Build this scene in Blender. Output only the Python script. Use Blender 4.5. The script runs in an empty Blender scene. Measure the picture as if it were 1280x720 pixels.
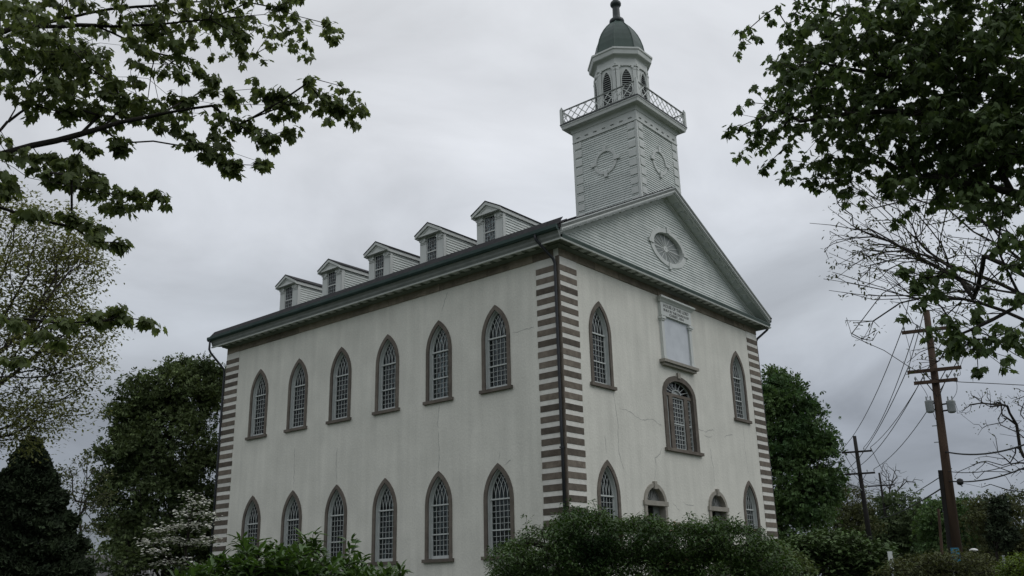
import bpy, math, random
import numpy as np
from mathutils import Vector, Matrix
from mathutils.geometry import tessellate_polygon

S = bpy.context.scene
COL = S.collection
PI = math.pi
random.seed(7)
RNG = np.random.default_rng(7)

# ------------------------------------------------------------------ camera
CAM = np.array([-28.602, -21.399, 0.0])
YAW, PITCH, ROLL, F = math.radians(-50.072), math.radians(17.968), math.radians(-1.40), 1145.36
fw = np.array([-math.sin(YAW) * math.cos(PITCH), math.cos(YAW) * math.cos(PITCH), math.sin(PITCH)])
_r = np.array([math.cos(YAW), math.sin(YAW), 0.0])
_u = np.cross(_r, fw)
right = _r * math.cos(ROLL) + _u * math.sin(ROLL)
upv = -_r * math.sin(ROLL) + _u * math.cos(ROLL)
cd = bpy.data.cameras.new('camera')
cam = bpy.data.objects.new('camera', cd)
COL.objects.link(cam)
cam.matrix_world = Matrix(((right[0], upv[0], -fw[0], CAM[0]), (right[1], upv[1], -fw[1], CAM[1]),
                           (right[2], upv[2], -fw[2], CAM[2]), (0, 0, 0, 1)))
cd.sensor_width = 36.0
cd.lens = F / 1280 * 36
cd.clip_start = 0.1
cd.clip_end = 8000
S.camera = cam

# ------------------------------------------------------------------ sky, sun, exposure
SUN_EL, SUN_DIR = math.radians(48), (0.42, -0.91)          # the bright part of the overcast, in front of the gable
w = bpy.data.worlds.new('World')
S.world = w
w.use_nodes = True
nt = w.node_tree
nt.nodes.clear()
N = nt.nodes.new
L = nt.links.new
out = N('ShaderNodeOutputWorld')
sky = N('ShaderNodeTexSky')
sky.sky_type = 'NISHITA'
sky.sun_disc = False
sky.sun_elevation = SUN_EL
sky.sun_rotation = math.atan2(SUN_DIR[0], SUN_DIR[1])
bsky = N('ShaderNodeBackground')
bsky.inputs[1].default_value = 0.08
L(sky.outputs[0], bsky.inputs[0])
tc = N('ShaderNodeTexCoord')
sep = N('ShaderNodeSeparateXYZ')
L(tc.outputs['Generated'], sep.inputs[0])


def wm_(op, a, b=None, c=None, clamp=False):
    m = N('ShaderNodeMath')
    m.operation = op
    m.use_clamp = clamp
    for i, x in enumerate((a, b, c)):
        if x is None: continue
        if isinstance(x, (int, float)): m.inputs[i].default_value = x
        else: L(x, m.inputs[i])
    return m.outputs[0]


zc = wm_('MAXIMUM', sep.outputs['Z'], 0.0)
den = wm_('ADD', zc, 0.22)
cmb = N('ShaderNodeCombineXYZ')
L(wm_('DIVIDE', sep.outputs['X'], den), cmb.inputs[0])
L(wm_('DIVIDE', sep.outputs['Y'], den), cmb.inputs[1])
n1 = N('ShaderNodeTexNoise')
n1.inputs['Scale'].default_value = 1.7
n1.inputs['Detail'].default_value = 7
n1.inputs['Roughness'].default_value = 0.52
n1.inputs['Distortion'].default_value = 0.6
L(cmb.outputs[0], n1.inputs['Vector'])
n2 = N('ShaderNodeTexNoise')
n2.inputs['Scale'].default_value = 0.55
n2.inputs['Detail'].default_value = 3
L(cmb.outputs[0], n2.inputs['Vector'])
ramp = N('ShaderNodeValToRGB')
cr = ramp.color_ramp
cr.interpolation = 'EASE'
cr.elements[0].position = 0.0
cr.elements[0].color = (0.21, 0.235, 0.27, 1)
cr.elements[1].position = 0.62
cr.elements[1].color = (0.84, 0.865, 0.905, 1)
for p, c in ((0.15, (0.315, 0.345, 0.395, 1)), (0.27, (0.50, 0.535, 0.585, 1)), (0.37, (0.63, 0.66, 0.71, 1)), (0.47, (0.74, 0.765, 0.81, 1))):
    e = cr.elements.new(p)
    e.color = c
wob = wm_('MULTIPLY_ADD', n2.outputs['Fac'], 0.22, -0.11)
elev = wm_('ADD', zc, wob, clamp=True)
L(elev, ramp.inputs[0])
_l = math.hypot(*SUN_DIR)
glow = wm_('ADD', wm_('MULTIPLY', sep.outputs['X'], SUN_DIR[0] / _l), wm_('MULTIPLY', sep.outputs['Y'], SUN_DIR[1] / _l))
glow = wm_('MULTIPLY_ADD', glow, 0.20, 1.06)                 # the overcast is a little brighter on the sun's side
bri = wm_('MULTIPLY', wm_('MULTIPLY_ADD', n1.outputs['Fac'], 1.15, 0.43), glow)
mx = N('ShaderNodeMix')
mx.data_type = 'RGBA'
mx.blend_type = 'MULTIPLY'
mx.inputs[0].default_value = 1.0
L(ramp.outputs[0], mx.inputs[6])
cb = N('ShaderNodeCombineXYZ')
for i in range(3): L(bri, cb.inputs[i])
L(cb.outputs[0], mx.inputs[7])
bcl = N('ShaderNodeBackground')
bcl.inputs[1].default_value = 1.0
L(mx.outputs[2], bcl.inputs[0])
ms = N('ShaderNodeMixShader')
ms.inputs[0].default_value = 0.96
L(bsky.outputs[0], ms.inputs[1])
L(bcl.outputs[0], ms.inputs[2])
L(ms.outputs[0], out.inputs[0])

sl = bpy.data.lights.new('sun', 'SUN')
sl.energy = 0.5
sl.angle = math.radians(35)
sl.color = (1.0, 0.97, 0.93)
so = bpy.data.objects.new('sun', sl)
COL.objects.link(so)
_h = math.hypot(*SUN_DIR)
sd = Vector((SUN_DIR[0] / _h * math.cos(SUN_EL), SUN_DIR[1] / _h * math.cos(SUN_EL), math.sin(SUN_EL)))
so.rotation_euler = sd.to_track_quat('Z', 'Y').to_euler()
so.location = (9, -30, 40)
S.view_settings.view_transform = 'Standard'
S.view_settings.look = 'None'
S.view_settings.exposure = 0.0
S.view_settings.gamma = 1.0


# ------------------------------------------------------------------ helpers
def ray(u, v):
    return fw + right * (u - 640) / F - upv * (v - 360) / F


def at(u, v, D):
    """the world point seen in direction (u, v), D metres away along the ground"""
    d = ray(u, v)
    return CAM + d * D / math.hypot(d[0], d[1])


def ground_z(x, y):
    d = math.hypot(x - CAM[0], y - CAM[1])
    t = min(1, max(0, (d - 8) / 18))
    return -1.6 + 1.2 * t * t * (3 - 2 * t)


def wmat(o):
    m = o.matrix_parent_inverse @ o.matrix_basis if o.parent else o.matrix_basis.copy()
    return wmat(o.parent) @ m if o.parent else m


def keep(o, p):
    """parent o to p, o stays where its coordinates put it in the world"""
    o.parent = p
    o.matrix_parent_inverse = wmat(p).inverted()


def tag(o, label=None, cat=None, group=None, kind=None):
    if label: o['label'] = label
    if cat: o['category'] = cat
    if group: o['group'] = group
    if kind: o['kind'] = kind
    return o


def empty(name, loc, label, cat, group=None, rz=0):
    o = bpy.data.objects.new(name, None)
    COL.objects.link(o)
    o.location = loc
    o.rotation_euler = (0, 0, rz)
    o.empty_display_size = 0.5
    return tag(o, label, cat, group)


def copy_tree(o, parent=None):
    c = o.copy()
    COL.objects.link(c)
    if parent: c.parent = parent
    for ch in list(o.children): copy_tree(ch, c)
    return c


class MB:
    def __init__(s):
        s.v, s.f = [], []

    def add(s, vs, fs):
        b = len(s.v)
        s.v += [tuple(p) for p in vs]
        s.f += [tuple(b + i for i in f) for f in fs]
        return s

    def box(s, x0, x1, y0, y1, z0, z1):
        return s.add([(x0, y0, z0), (x1, y0, z0), (x1, y1, z0), (x0, y1, z0), (x0, y0, z1), (x1, y0, z1), (x1, y1, z1), (x0, y1, z1)],
                     [(0, 3, 2, 1), (4, 5, 6, 7), (0, 1, 5, 4), (1, 2, 6, 5), (2, 3, 7, 6), (3, 0, 4, 7)])

    def bar(s, a, b, w_, t_, up=(0, 0, 1)):
        """a box from a to b, w_ wide across, t_ thick along up"""
        a, b, up = Vector(a), Vector(b), Vector(up)
        d = (b - a).normalized()
        x = d.cross(up)
        if x.length < 1e-6: x = d.cross(Vector((1, 0, 0)))
        x.normalize()
        z = x.cross(d).normalized()
        vs = []
        for p in (a, b):
            for sx, sz in ((-1, -1), (1, -1), (1, 1), (-1, 1)):
                vs.append(p + x * sx * w_ / 2 + z * sz * t_ / 2)
        return s.add(vs, [(0, 3, 2, 1), (4, 5, 6, 7), (0, 1, 5, 4), (1, 2, 6, 5), (2, 3, 7, 6), (3, 0, 4, 7)])

    def tube(s, pts, r, n=8, r2=None, cap=True):
        pts = [Vector(p) for p in pts]
        m = len(pts)
        rings = []
        for i, p in enumerate(pts):
            d = (pts[min(i + 1, m - 1)] - pts[max(i - 1, 0)]).normalized()
            x = d.cross(Vector((0, 0, 1)))
            if x.length < 1e-3: x = d.cross(Vector((1, 0, 0)))
            x.normalize()
            y = d.cross(x)
            rr = r if r2 is None else r + (r2 - r) * i / (m - 1)
            rings.append([p + (x * math.cos(2 * PI * k / n) + y * math.sin(2 * PI * k / n)) * rr for k in range(n)])
        vs = [q for g in rings for q in g]
        fs = []
        for i in range(m - 1):
            for k in range(n):
                a, b = i * n + k, i * n + (k + 1) % n
                fs.append((a, b, b + n, a + n))
        if cap:
            fs.append(tuple(range(n)))
            fs.append(tuple((m - 1) * n + k for k in reversed(range(n))))
        return s.add(vs, fs)

    def lathe(s, prof, cx, cy, n=24, a0=0.0):
        """prof: (r, z) from bottom to top"""
        vs, fs = [], []
        for r, z in prof:
            for k in range(n):
                a = a0 + 2 * PI * k / n
                vs.append((cx + r * math.cos(a), cy + r * math.sin(a), z))
        for i in range(len(prof) - 1):
            for k in range(n):
                a, b = i * n + k, i * n + (k + 1) % n
                fs.append((a, b, b + n, a + n))
        fs.append(tuple(reversed(range(n))))
        fs.append(tuple((len(prof) - 1) * n + k for k in range(n)))
        return s.add(vs, fs)

    def sweep(s, prof, A, B, outd, up=(0, 0, 1), ma=0.0, mb=0.0):
        """closed profile (o, h) carried from A to B; ma, mb mitre the ends by o"""
        A, B, outd, up = Vector(A), Vector(B), Vector(outd), Vector(up)
        d = (B - A).normalized()
        n = len(prof)
        vs = [A + outd * o + up * h - d * o * ma for o, h in prof] + [B + outd * o + up * h + d * o * mb for o, h in prof]
        fs = [(i, (i + 1) % n, (i + 1) % n + n, i + n) for i in range(n)] + [tuple(reversed(range(n))), tuple(range(n, 2 * n))]
        return s.add(vs, fs)

    def prism(s, poly, y0, y1, T=None):
        """(x, z) polygon given depth from y0 to y1"""
        n = len(poly)
        vs = [(x, y0, z) for x, z in poly] + [(x, y1, z) for x, z in poly]
        if T: vs = [T(*p) for p in vs]
        return s.add(vs, [tuple(range(n)), tuple(reversed(range(n, 2 * n)))] + [(i, i + n, (i + 1) % n + n, (i + 1) % n) for i in range(n)])

    def strip(s, outer, inner, y0, y1, closed=False):
        """band between two (x, z) paths of equal length with depth from y0 to y1"""
        n = len(outer)
        vs = [(x, y0, z) for x, z in outer] + [(x, y0, z) for x, z in inner] + [(x, y1, z) for x, z in outer] + [(x, y1, z) for x, z in inner]
        fs = []
        for i in range(n if closed else n - 1):
            j = (i + 1) % n
            fs += [(i, j, n + j, n + i), (2 * n + i, 3 * n + i, 3 * n + j, 2 * n + j),
                   (i, 2 * n + i, 2 * n + j, j), (n + i, n + j, 3 * n + j, 3 * n + i)]
        if not closed:
            fs += [(0, n, 3 * n, 2 * n), (n - 1, 3 * n - 1, 4 * n - 1, 2 * n - 1)]
            fs[-1] = (n - 1, 3 * n - 1, 4 * n - 1, 2 * n - 1)
        return s.add(vs, fs)

    def mesh(s, name, mat, smooth=False):
        me = bpy.data.meshes.new(name)
        me.from_pydata(s.v, [], s.f)
        me.materials.append(mat)
        import bmesh
        bm = bmesh.new()
        bm.from_mesh(me)
        bmesh.ops.recalc_face_normals(bm, faces=bm.faces)
        bm.to_mesh(me)
        bm.free()
        if smooth:
            for p in me.polygons: p.use_smooth = True
        return me

    def build(s, name, mat, parent=None, world=True, smooth=False, loc=None):
        me = s.mesh(name, mat, smooth)
        if loc is not None:
            me.transform(Matrix.Translation(-Vector(loc)))
        o = bpy.data.objects.new(name, me)
        if loc is not None: o.location = loc
        COL.objects.link(o)
        if parent:
            if world: keep(o, parent)
            else: o.parent = parent
        return o


# ------------------------------------------------------------------ materials
def mat(name, c1, c2=None, scale=3.0, rough=0.75, bump=0.0, bscale=30.0, metallic=0.0, spec=0.3, obj_var=0.0, island_var=0.0,
        streak=None, trans=0.0, detail=5, coords='Object'):
    m = bpy.data.materials.new(name)
    m.use_nodes = True
    t = m.node_tree
    b = t.nodes['Principled BSDF']
    b.inputs['Roughness'].default_value = rough
    b.inputs['Metallic'].default_value = metallic
    b.inputs['Specular IOR Level'].default_value = spec
    co = t.nodes.new('ShaderNodeTexCoord')
    ns = t.nodes.new('ShaderNodeTexNoise')
    ns.inputs['Scale'].default_value = scale
    ns.inputs['Detail'].default_value = detail
    ns.inputs['Roughness'].default_value = 0.6
    src = co.outputs[coords]
    ns.noise_dimensions = '4D'
    oi = t.nodes.new('ShaderNodeObjectInfo')
    mw = t.nodes.new('ShaderNodeMath')
    mw.operation = 'MULTIPLY'
    mw.inputs[1].default_value = 60.0
    t.links.new(oi.outputs['Random'], mw.inputs[0])
    t.links.new(mw.outputs[0], ns.inputs['W'])
    if streak:
        mp = t.nodes.new('ShaderNodeMapping')
        mp.inputs['Scale'].default_value = streak
        t.links.new(src, mp.inputs[0])
        t.links.new(mp.outputs[0], ns.inputs['Vector'])
    else:
        t.links.new(src, ns.inputs['Vector'])
    rp = t.nodes.new('ShaderNodeValToRGB')
    rp.color_ramp.elements[0].position = 0.3
    rp.color_ramp.elements[1].position = 0.7
    rp.color_ramp.elements[0].color = (*c1, 1)
    rp.color_ramp.elements[1].color = (*(c2 or c1), 1)
    t.links.new(ns.outputs['Fac'], rp.inputs[0])
    col = rp.outputs[0]
    for kind, amt in (('obj', obj_var), ('isl', island_var)):
        if not amt: continue
        if kind == 'obj':
            g = t.nodes.new('ShaderNodeObjectInfo')
            rnd = g.outputs['Random']
        else:
            g = t.nodes.new('ShaderNodeNewGeometry')
            rnd = g.outputs['Random Per Island']
        mr = t.nodes.new('ShaderNodeMapRange')
        mr.inputs[3].default_value = 1 - amt
        mr.inputs[4].default_value = 1 + amt
        t.links.new(rnd, mr.inputs[0])
        hs = t.nodes.new('ShaderNodeHueSaturation')
        hs.inputs['Saturation'].default_value = 1.0
        t.links.new(mr.outputs[0], hs.inputs['Value'])
        t.links.new(col, hs.inputs['Color'])
        col = hs.outputs[0]
    t.links.new(col, b.inputs['Base Color'])
    if bump:
        bn = t.nodes.new('ShaderNodeTexNoise')
        bn.inputs['Scale'].default_value = bscale
        bn.inputs['Detail'].default_value = 4
        t.links.new(src, bn.inputs['Vector'])
        bp = t.nodes.new('ShaderNodeBump')
        bp.inputs['Strength'].default_value = bump
        bp.inputs['Distance'].default_value = 0.02
        t.links.new(bn.outputs['Fac'], bp.inputs['Height'])
        t.links.new(bp.outputs[0], b.inputs['Normal'])
    if trans:
        o = t.nodes['Material Output']
        tr = t.nodes.new('ShaderNodeBsdfTranslucent')
        hs = t.nodes.new('ShaderNodeHueSaturation')
        hs.inputs['Saturation'].default_value = 1.25
        hs.inputs['Hue'].default_value = 0.485
        hs.inputs['Value'].default_value = 1.5
        t.links.new(col, hs.inputs['Color'])
        t.links.new(hs.outputs[0], tr.inputs[0])
        mx_ = t.nodes.new('ShaderNodeMixShader')
        mx_.inputs[0].default_value = trans
        t.links.new(b.outputs[0], mx_.inputs[1])
        t.links.new(tr.outputs[0], mx_.inputs[2])
        t.links.new(mx_.outputs[0], o.inputs[0])
    return m


def stucco_mat():
    m = mat('stucco', (0.61, 0.605, 0.545), (0.735, 0.725, 0.655), scale=0.55, rough=0.9, bump=0.5, bscale=9, spec=0.15, detail=9)
    t = m.node_tree
    b = t.nodes['Principled BSDF']
    src = b.inputs['Base Color'].links[0].from_socket
    co = t.nodes.new('ShaderNodeTexCoord')
    mp = t.nodes.new('ShaderNodeMapping')
    mp.inputs['Scale'].default_value = (1.6, 1.6, 0.12)
    t.links.new(co.outputs['Object'], mp.inputs[0])
    ns = t.nodes.new('ShaderNodeTexNoise')
    ns.inputs['Scale'].default_value = 1.5
    ns.inputs['Detail'].default_value = 8
    t.links.new(mp.outputs[0], ns.inputs[0])
    ns2 = t.nodes.new('ShaderNodeTexNoise')
    ns2.inputs['Scale'].default_value = 14
    ns2.inputs['Detail'].default_value = 6
    t.links.new(co.outputs['Object'], ns2.inputs[0])
    ad = t.nodes.new('ShaderNodeMath')
    ad.operation = 'ADD'
    t.links.new(ns.outputs['Fac'], ad.inputs[0])
    t.links.new(ns2.outputs['Fac'], ad.inputs[1])
    mr = t.nodes.new('ShaderNodeMapRange')
    mr.inputs[1].default_value = 0.7
    mr.inputs[2].default_value = 1.3
    mr.inputs[3].default_value = 0.87
    mr.inputs[4].default_value = 1.06
    t.links.new(ad.outputs[0], mr.inputs[0])
    hs = t.nodes.new('ShaderNodeHueSaturation')
    t.links.new(mr.outputs[0], hs.inputs['Value'])
    t.links.new(src, hs.inputs['Color'])
    t.links.new(hs.outputs[0], b.inputs['Base Color'])
    return m


def glass_mat(name, tint=(0.42, 0.47, 0.47)):
    m = bpy.data.materials.new(name)
    m.use_nodes = True
    t = m.node_tree
    t.nodes.clear()
    o = t.nodes.new('ShaderNodeOutputMaterial')
    tr = t.nodes.new('ShaderNodeBsdfTransparent')
    tr.inputs[0].default_value = (*tint, 1)
    gl = t.nodes.new('ShaderNodeBsdfGlossy')
    gl.inputs['Roughness'].default_value = 0.06
    gl.inputs[0].default_value = (0.95, 0.97, 0.97, 1)
    fr = t.nodes.new('ShaderNodeFresnel')
    fr.inputs[0].default_value = 1.42
    co = t.nodes.new('ShaderNodeTexCoord')
    ns = t.nodes.new('ShaderNodeTexNoise')
    ns.inputs['Scale'].default_value = 4.5
    bp = t.nodes.new('ShaderNodeBump')
    bp.inputs['Strength'].default_value = 0.3
    bp.inputs['Distance'].default_value = 0.03
    ns.noise_dimensions = '4D'
    oi = t.nodes.new('ShaderNodeObjectInfo')
    mw = t.nodes.new('ShaderNodeMath')
    mw.operation = 'MULTIPLY'
    mw.inputs[1].default_value = 60.0
    t.links.new(oi.outputs['Random'], mw.inputs[0])
    t.links.new(mw.outputs[0], ns.inputs['W'])
    t.links.new(co.outputs['Object'], ns.inputs['Vector'])
    t.links.new(ns.outputs['Fac'], bp.inputs['Height'])
    t.links.new(bp.outputs[0], gl.inputs['Normal'])
    t.links.new(bp.outputs[0], fr.inputs['Normal'])
    mx_ = t.nodes.new('ShaderNodeMixShader')
    t.links.new(fr.outputs[0], mx_.inputs[0])
    t.links.new(tr.outputs[0], mx_.inputs[1])
    t.links.new(gl.outputs[0], mx_.inputs[2])
    t.links.new(mx_.outputs[0], o.inputs[0])
    return m


M = dict(
    stucco=stucco_mat(),
    stone=mat('brown_stone', (0.092, 0.077, 0.062), (0.170, 0.146, 0.118), scale=3.5, rough=0.9, bump=0.6, bscale=14, obj_var=0.38),
    frieze=mat('frieze_stone', (0.135, 0.112, 0.084), (0.250, 0.215, 0.165), scale=2.5, rough=0.9, bump=0.6, bscale=14, obj_var=0.32),
    frame_stone=mat('window_stone', (0.098, 0.084, 0.070), (0.170, 0.149, 0.125), scale=2.5, rough=0.9, bump=0.5, bscale=16, obj_var=0.12),
    pale_stone=mat('pale_stone', (0.24, 0.225, 0.19), (0.33, 0.31, 0.27), scale=4, rough=0.9, bump=0.4, bscale=20, obj_var=0.08),
    quoin_white=mat('white_quoin', (0.60, 0.59, 0.545), (0.72, 0.71, 0.66), scale=4, rough=0.9, bump=0.4, bscale=18, obj_var=0.08),
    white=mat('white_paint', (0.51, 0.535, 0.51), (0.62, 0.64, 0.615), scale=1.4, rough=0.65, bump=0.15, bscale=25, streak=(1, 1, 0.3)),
    board=mat('clapboard_paint', (0.52, 0.56, 0.535), (0.67, 0.70, 0.67), scale=1.2, rough=0.7, bump=0.12, bscale=30, island_var=0.07),
    sash=mat('sash_paint', (0.44, 0.47, 0.455), (0.53, 0.555, 0.54), scale=3, rough=0.55),
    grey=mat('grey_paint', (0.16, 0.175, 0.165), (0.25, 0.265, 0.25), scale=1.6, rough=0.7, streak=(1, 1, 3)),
    flash=mat('green_flashing', (0.045, 0.072, 0.062), (0.085, 0.115, 0.10), scale=2.0, rough=0.6, spec=0.4),
    gutter=mat('green_gutter', (0.026, 0.050, 0.046), (0.055, 0.085, 0.078), scale=0.9, rough=0.65, spec=0.25),
    pipe=mat('dark_pipe', (0.012, 0.014, 0.018), (0.022, 0.025, 0.030), scale=2, rough=0.5, spec=0.5),
    copper=mat('dark_green_copper', (0.018, 0.040, 0.032), (0.040, 0.075, 0.060), scale=1.8, rough=0.55, spec=0.45, streak=(1, 1, 0.4)),
    finial=mat('dark_finial', (0.012, 0.020, 0.022), (0.028, 0.038, 0.040), scale=4, rough=0.5, spec=0.5),
    shingle=mat('roof_shingle', (0.014, 0.014, 0.016), (0.035, 0.034, 0.036), scale=6, rough=0.95, bump=0.6, bscale=12, obj_var=0.1),
    louver=mat('louver_grey', (0.22, 0.24, 0.235), (0.30, 0.32, 0.31), scale=3, rough=0.7),
    black=mat('dark_interior', (0.006, 0.006, 0.007), (0.010, 0.010, 0.011), scale=2, rough=0.9),
    inner=mat('plaster_interior', (0.10, 0.10, 0.095), (0.14, 0.14, 0.13), scale=2, rough=0.9),
    floor=mat('floor_boards', (0.06, 0.045, 0.03), (0.09, 0.07, 0.05), scale=2, rough=0.8),
    glass=glass_mat('window_glass'),
    bars=mat('glazing_bar_paint', (0.34, 0.365, 0.355), (0.44, 0.465, 0.455), scale=3, rough=0.6),
    blind=mat('pale_blind', (0.26, 0.29, 0.30), (0.42, 0.45, 0.46), scale=2.2, rough=0.9, streak=(1, 1, 0.25)),
    dim_blind=mat('dim_blind', (0.10, 0.105, 0.10), (0.20, 0.205, 0.195), scale=1.5, rough=0.9, streak=(2, 2, 0.3)),
    panel=mat('tablet_panel', (0.50, 0.53, 0.56), (0.62, 0.65, 0.68), scale=1.5, rough=0.7),
    letter=mat('letter_grey', (0.17, 0.175, 0.165), (0.23, 0.235, 0.225), scale=5, rough=0.8),
    backing=mat('dark_backing_paint', (0.02, 0.024, 0.02), (0.035, 0.04, 0.034), scale=2, rough=0.5),  # near-black, for the sheets added inside to darken the panes
    crack=mat('crack_grey', (0.30, 0.30, 0.28), (0.46, 0.46, 0.43), scale=2, rough=0.95),
    grass=mat('grass', (0.028, 0.042, 0.018), (0.050, 0.066, 0.028), scale=1.2, rough=0.95, bump=0.6, bscale=40),
    asphalt=mat('asphalt', (0.045, 0.045, 0.047), (0.065, 0.065, 0.066), scale=4, rough=0.9, bump=0.3, bscale=60),
    bark=mat('bark', (0.014, 0.012, 0.010), (0.032, 0.027, 0.022), scale=9, rough=0.95, bump=0.8, bscale=18, streak=(1, 1, 0.25)),
    bark_pale=mat('pale_bark', (0.025, 0.022, 0.019), (0.052, 0.046, 0.039), scale=7, rough=0.95, bump=0.5, bscale=18),
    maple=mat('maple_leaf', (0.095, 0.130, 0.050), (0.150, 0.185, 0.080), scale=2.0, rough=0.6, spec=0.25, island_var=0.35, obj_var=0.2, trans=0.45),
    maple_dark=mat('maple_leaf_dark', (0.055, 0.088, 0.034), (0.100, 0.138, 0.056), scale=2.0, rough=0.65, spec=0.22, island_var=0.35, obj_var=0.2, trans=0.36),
    pale_leaf=mat('pale_leaf', (0.105, 0.120, 0.048), (0.19, 0.205, 0.085), scale=1.0, rough=0.7, island_var=0.35, trans=0.3),
    dark_leaf=mat('dark_leaf', (0.034, 0.056, 0.022), (0.110, 0.145, 0.054), scale=0.45, rough=0.8, island_var=0.4, trans=0.18),
    mid_leaf=mat('mid_leaf', (0.036, 0.078, 0.028), (0.105, 0.165, 0.058), scale=0.45, rough=0.75, island_var=0.4, trans=0.22),
    far_leaf=mat('far_leaf', (0.048, 0.078, 0.034), (0.088, 0.120, 0.052), scale=0.15, rough=0.8, island_var=0.3, trans=0.2),
    olive_leaf=mat('olive_leaf', (0.050, 0.062, 0.024), (0.095, 0.105, 0.045), scale=0.3, rough=0.8, island_var=0.35, trans=0.22),
    needle=mat('conifer_needle', (0.014, 0.024, 0.011), (0.032, 0.048, 0.020), scale=1.2, rough=0.85, island_var=0.4),
    yew=mat('yew_green', (0.048, 0.082, 0.028), (0.085, 0.130, 0.045), scale=0.7, rough=0.8, island_var=0.35, trans=0.1),
    laurel=mat('laurel_leaf', (0.050, 0.098, 0.028), (0.090, 0.155, 0.042), scale=1.5, rough=0.4, spec=0.45, island_var=0.35, obj_var=0.15, trans=0.22),
    azalea=mat('azalea_leaf', (0.026, 0.062, 0.018), (0.088, 0.142, 0.042), scale=1.3, rough=0.55, spec=0.35, island_var=0.4, trans=0.18),
    bud=mat('bud_pink', (0.16, 0.12, 0.08), (0.26, 0.19, 0.13), scale=3, rough=0.8, island_var=0.3),
    blossom=mat('white_blossom', (0.64, 0.64, 0.58), (0.80, 0.80, 0.74), scale=3, rough=0.8, island_var=0.15, trans=0.2),
    lime=mat('lime_leaf', (0.075, 0.125, 0.020), (0.12, 0.17, 0.035), scale=1.5, rough=0.7, island_var=0.3, trans=0.2),
    pole=mat('brown_pole', (0.038, 0.025, 0.017), (0.085, 0.055, 0.038), scale=5, rough=0.9, bump=0.5, bscale=14, streak=(1, 1, 0.15)),
    pole_dark=mat('dark_pole', (0.010, 0.010, 0.010), (0.024, 0.022, 0.020), scale=5, rough=0.9, streak=(1, 1, 0.15)),
    steel=mat('grey_steel', (0.20, 0.22, 0.225), (0.30, 0.32, 0.325), scale=4, rough=0.5, spec=0.5),
    cable=mat('black_cable', (0.020, 0.022, 0.024), (0.03, 0.032, 0.034), scale=4, rough=0.6),
    blue=mat('blue_sign', (0.02, 0.13, 0.22), (0.03, 0.17, 0.28), scale=4, rough=0.5),
    roofgrey=mat('house_shingle', (0.085, 0.083, 0.085), (0.12, 0.118, 0.12), scale=3, rough=0.95, obj_var=0.08),
    siding=mat('house_siding', (0.22, 0.22, 0.21), (0.28, 0.28, 0.27), scale=2, rough=0.8),
    lampglass=mat('lamp_glass', (0.6, 0.6, 0.58), (0.7, 0.7, 0.68), scale=2, rough=0.3),
)

# ------------------------------------------------------------------ ground and street
rad = [0, 3, 6, 8, 10, 12, 14, 16, 18, 20, 22, 24, 26, 30, 60, 150, 500, 1500, 5000]
g = MB()
vs, fs = [], []
NG = 48
for r in rad:
    for k in range(NG):
        a = 2 * PI * k / NG
        x, y = CAM[0] + r * math.cos(a), CAM[1] + r * math.sin(a)
        vs.append((x, y, ground_z(x, y)))
for i in range(len(rad) - 1):
    for k in range(NG):
        a, b = i * NG + k, i * NG + (k + 1) % NG
        fs.append((a, b, b + NG, a + NG))
g.add(vs, fs)
tag(g.build('ground', M['grass'], smooth=True), kind='structure')
sd_ = Vector((61 - 7.1, 9 + 11.8, 0)).normalized()
sn_ = Vector((sd_.y, -sd_.x, 0))
p0 = Vector((7.1, -11.8, -0.396)) + sn_ * 2.2
g = MB()
a, b = p0 - sd_ * 4, p0 + sd_ * 220
g.add([a, b, b + sn_ * 7, a + sn_ * 7], [(0, 1, 2, 3)])
tag(g.build('road', M['asphalt']), kind='structure')
for off in (0, 7):
    g = MB()
    g.bar(a + sn_ * off + Vector((0, 0, 0.06)), b + sn_ * off + Vector((0, 0, 0.06)), 0.15, 0.13)
    tag(g.build('kerb', M['pale_stone']), kind='structure')

# ------------------------------------------------------------------ the church
W, LN = 18.0, 23.91
G0 = -0.4
church = empty('church', (W / 2, LN / 2, G0), 'white stucco church with striped brown corner quoins, pointed windows, dormers and domed belfry', 'church')
Y1, SP = 3.511, 3.4056
ZU, ZL = 7.752, 0.983
XA = 2.717


def arch(c, r, spring, n=9):
    """right side of a pointed arch then the left, as a path from foot to foot (x, z)"""
    h = math.sqrt(r * r - c * c)
    a1 = math.atan2(h, c)
    R_ = [(-c + r * math.cos(a1 * i / n), spring + r * math.sin(a1 * i / n)) for i in range(n + 1)]
    return R_ + [(-x, z) for x, z in reversed(R_[:-1])]


SPR = 2.35
AC = 0.90


def gothic(half, bottom):
    r = half + AC
    return [(half, bottom)] + arch(AC, r, SPR) + [(-half, bottom)]


def ellipse(a, b, z0, n=12, bottom=None):
    p = [(a * math.cos(PI * i / n), z0 + b * math.sin(PI * i / n)) for i in range(n + 1)]
    return ([(a, bottom)] + p + [(-a, bottom)]) if bottom is not None else p


def wall(name, outer, holes, T, thick, parent):
    """flat wall from an (a, z) outline with holes and its reveals; T maps (a, depth, z) to the world"""
    loops = [outer] + holes
    flat = [p for l in loops for p in l]
    tris = tessellate_polygon([[Vector((a, z, 0)) for a, z in l] for l in loops])
    g = MB()
    n = len(flat)
    g.v = [T(a, 0, z) for a, z in flat] + [T(a, thick, z) for a, z in flat]
    g.f = [tuple(t) for t in tris] + [tuple(i + n for i in reversed(t)) for t in tris]
    b = 0
    for l in loops:
        m = len(l)
        for i in range(m):
            j = (i + 1) % m
            g.f.append((b + i, b + j, b + j + n, b + i + n))
        b += m
    return g.build(name, M['stucco'], parent)


def hole(path, c, z0):
    return [(x + c, z + z0) for x, z in path]


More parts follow.
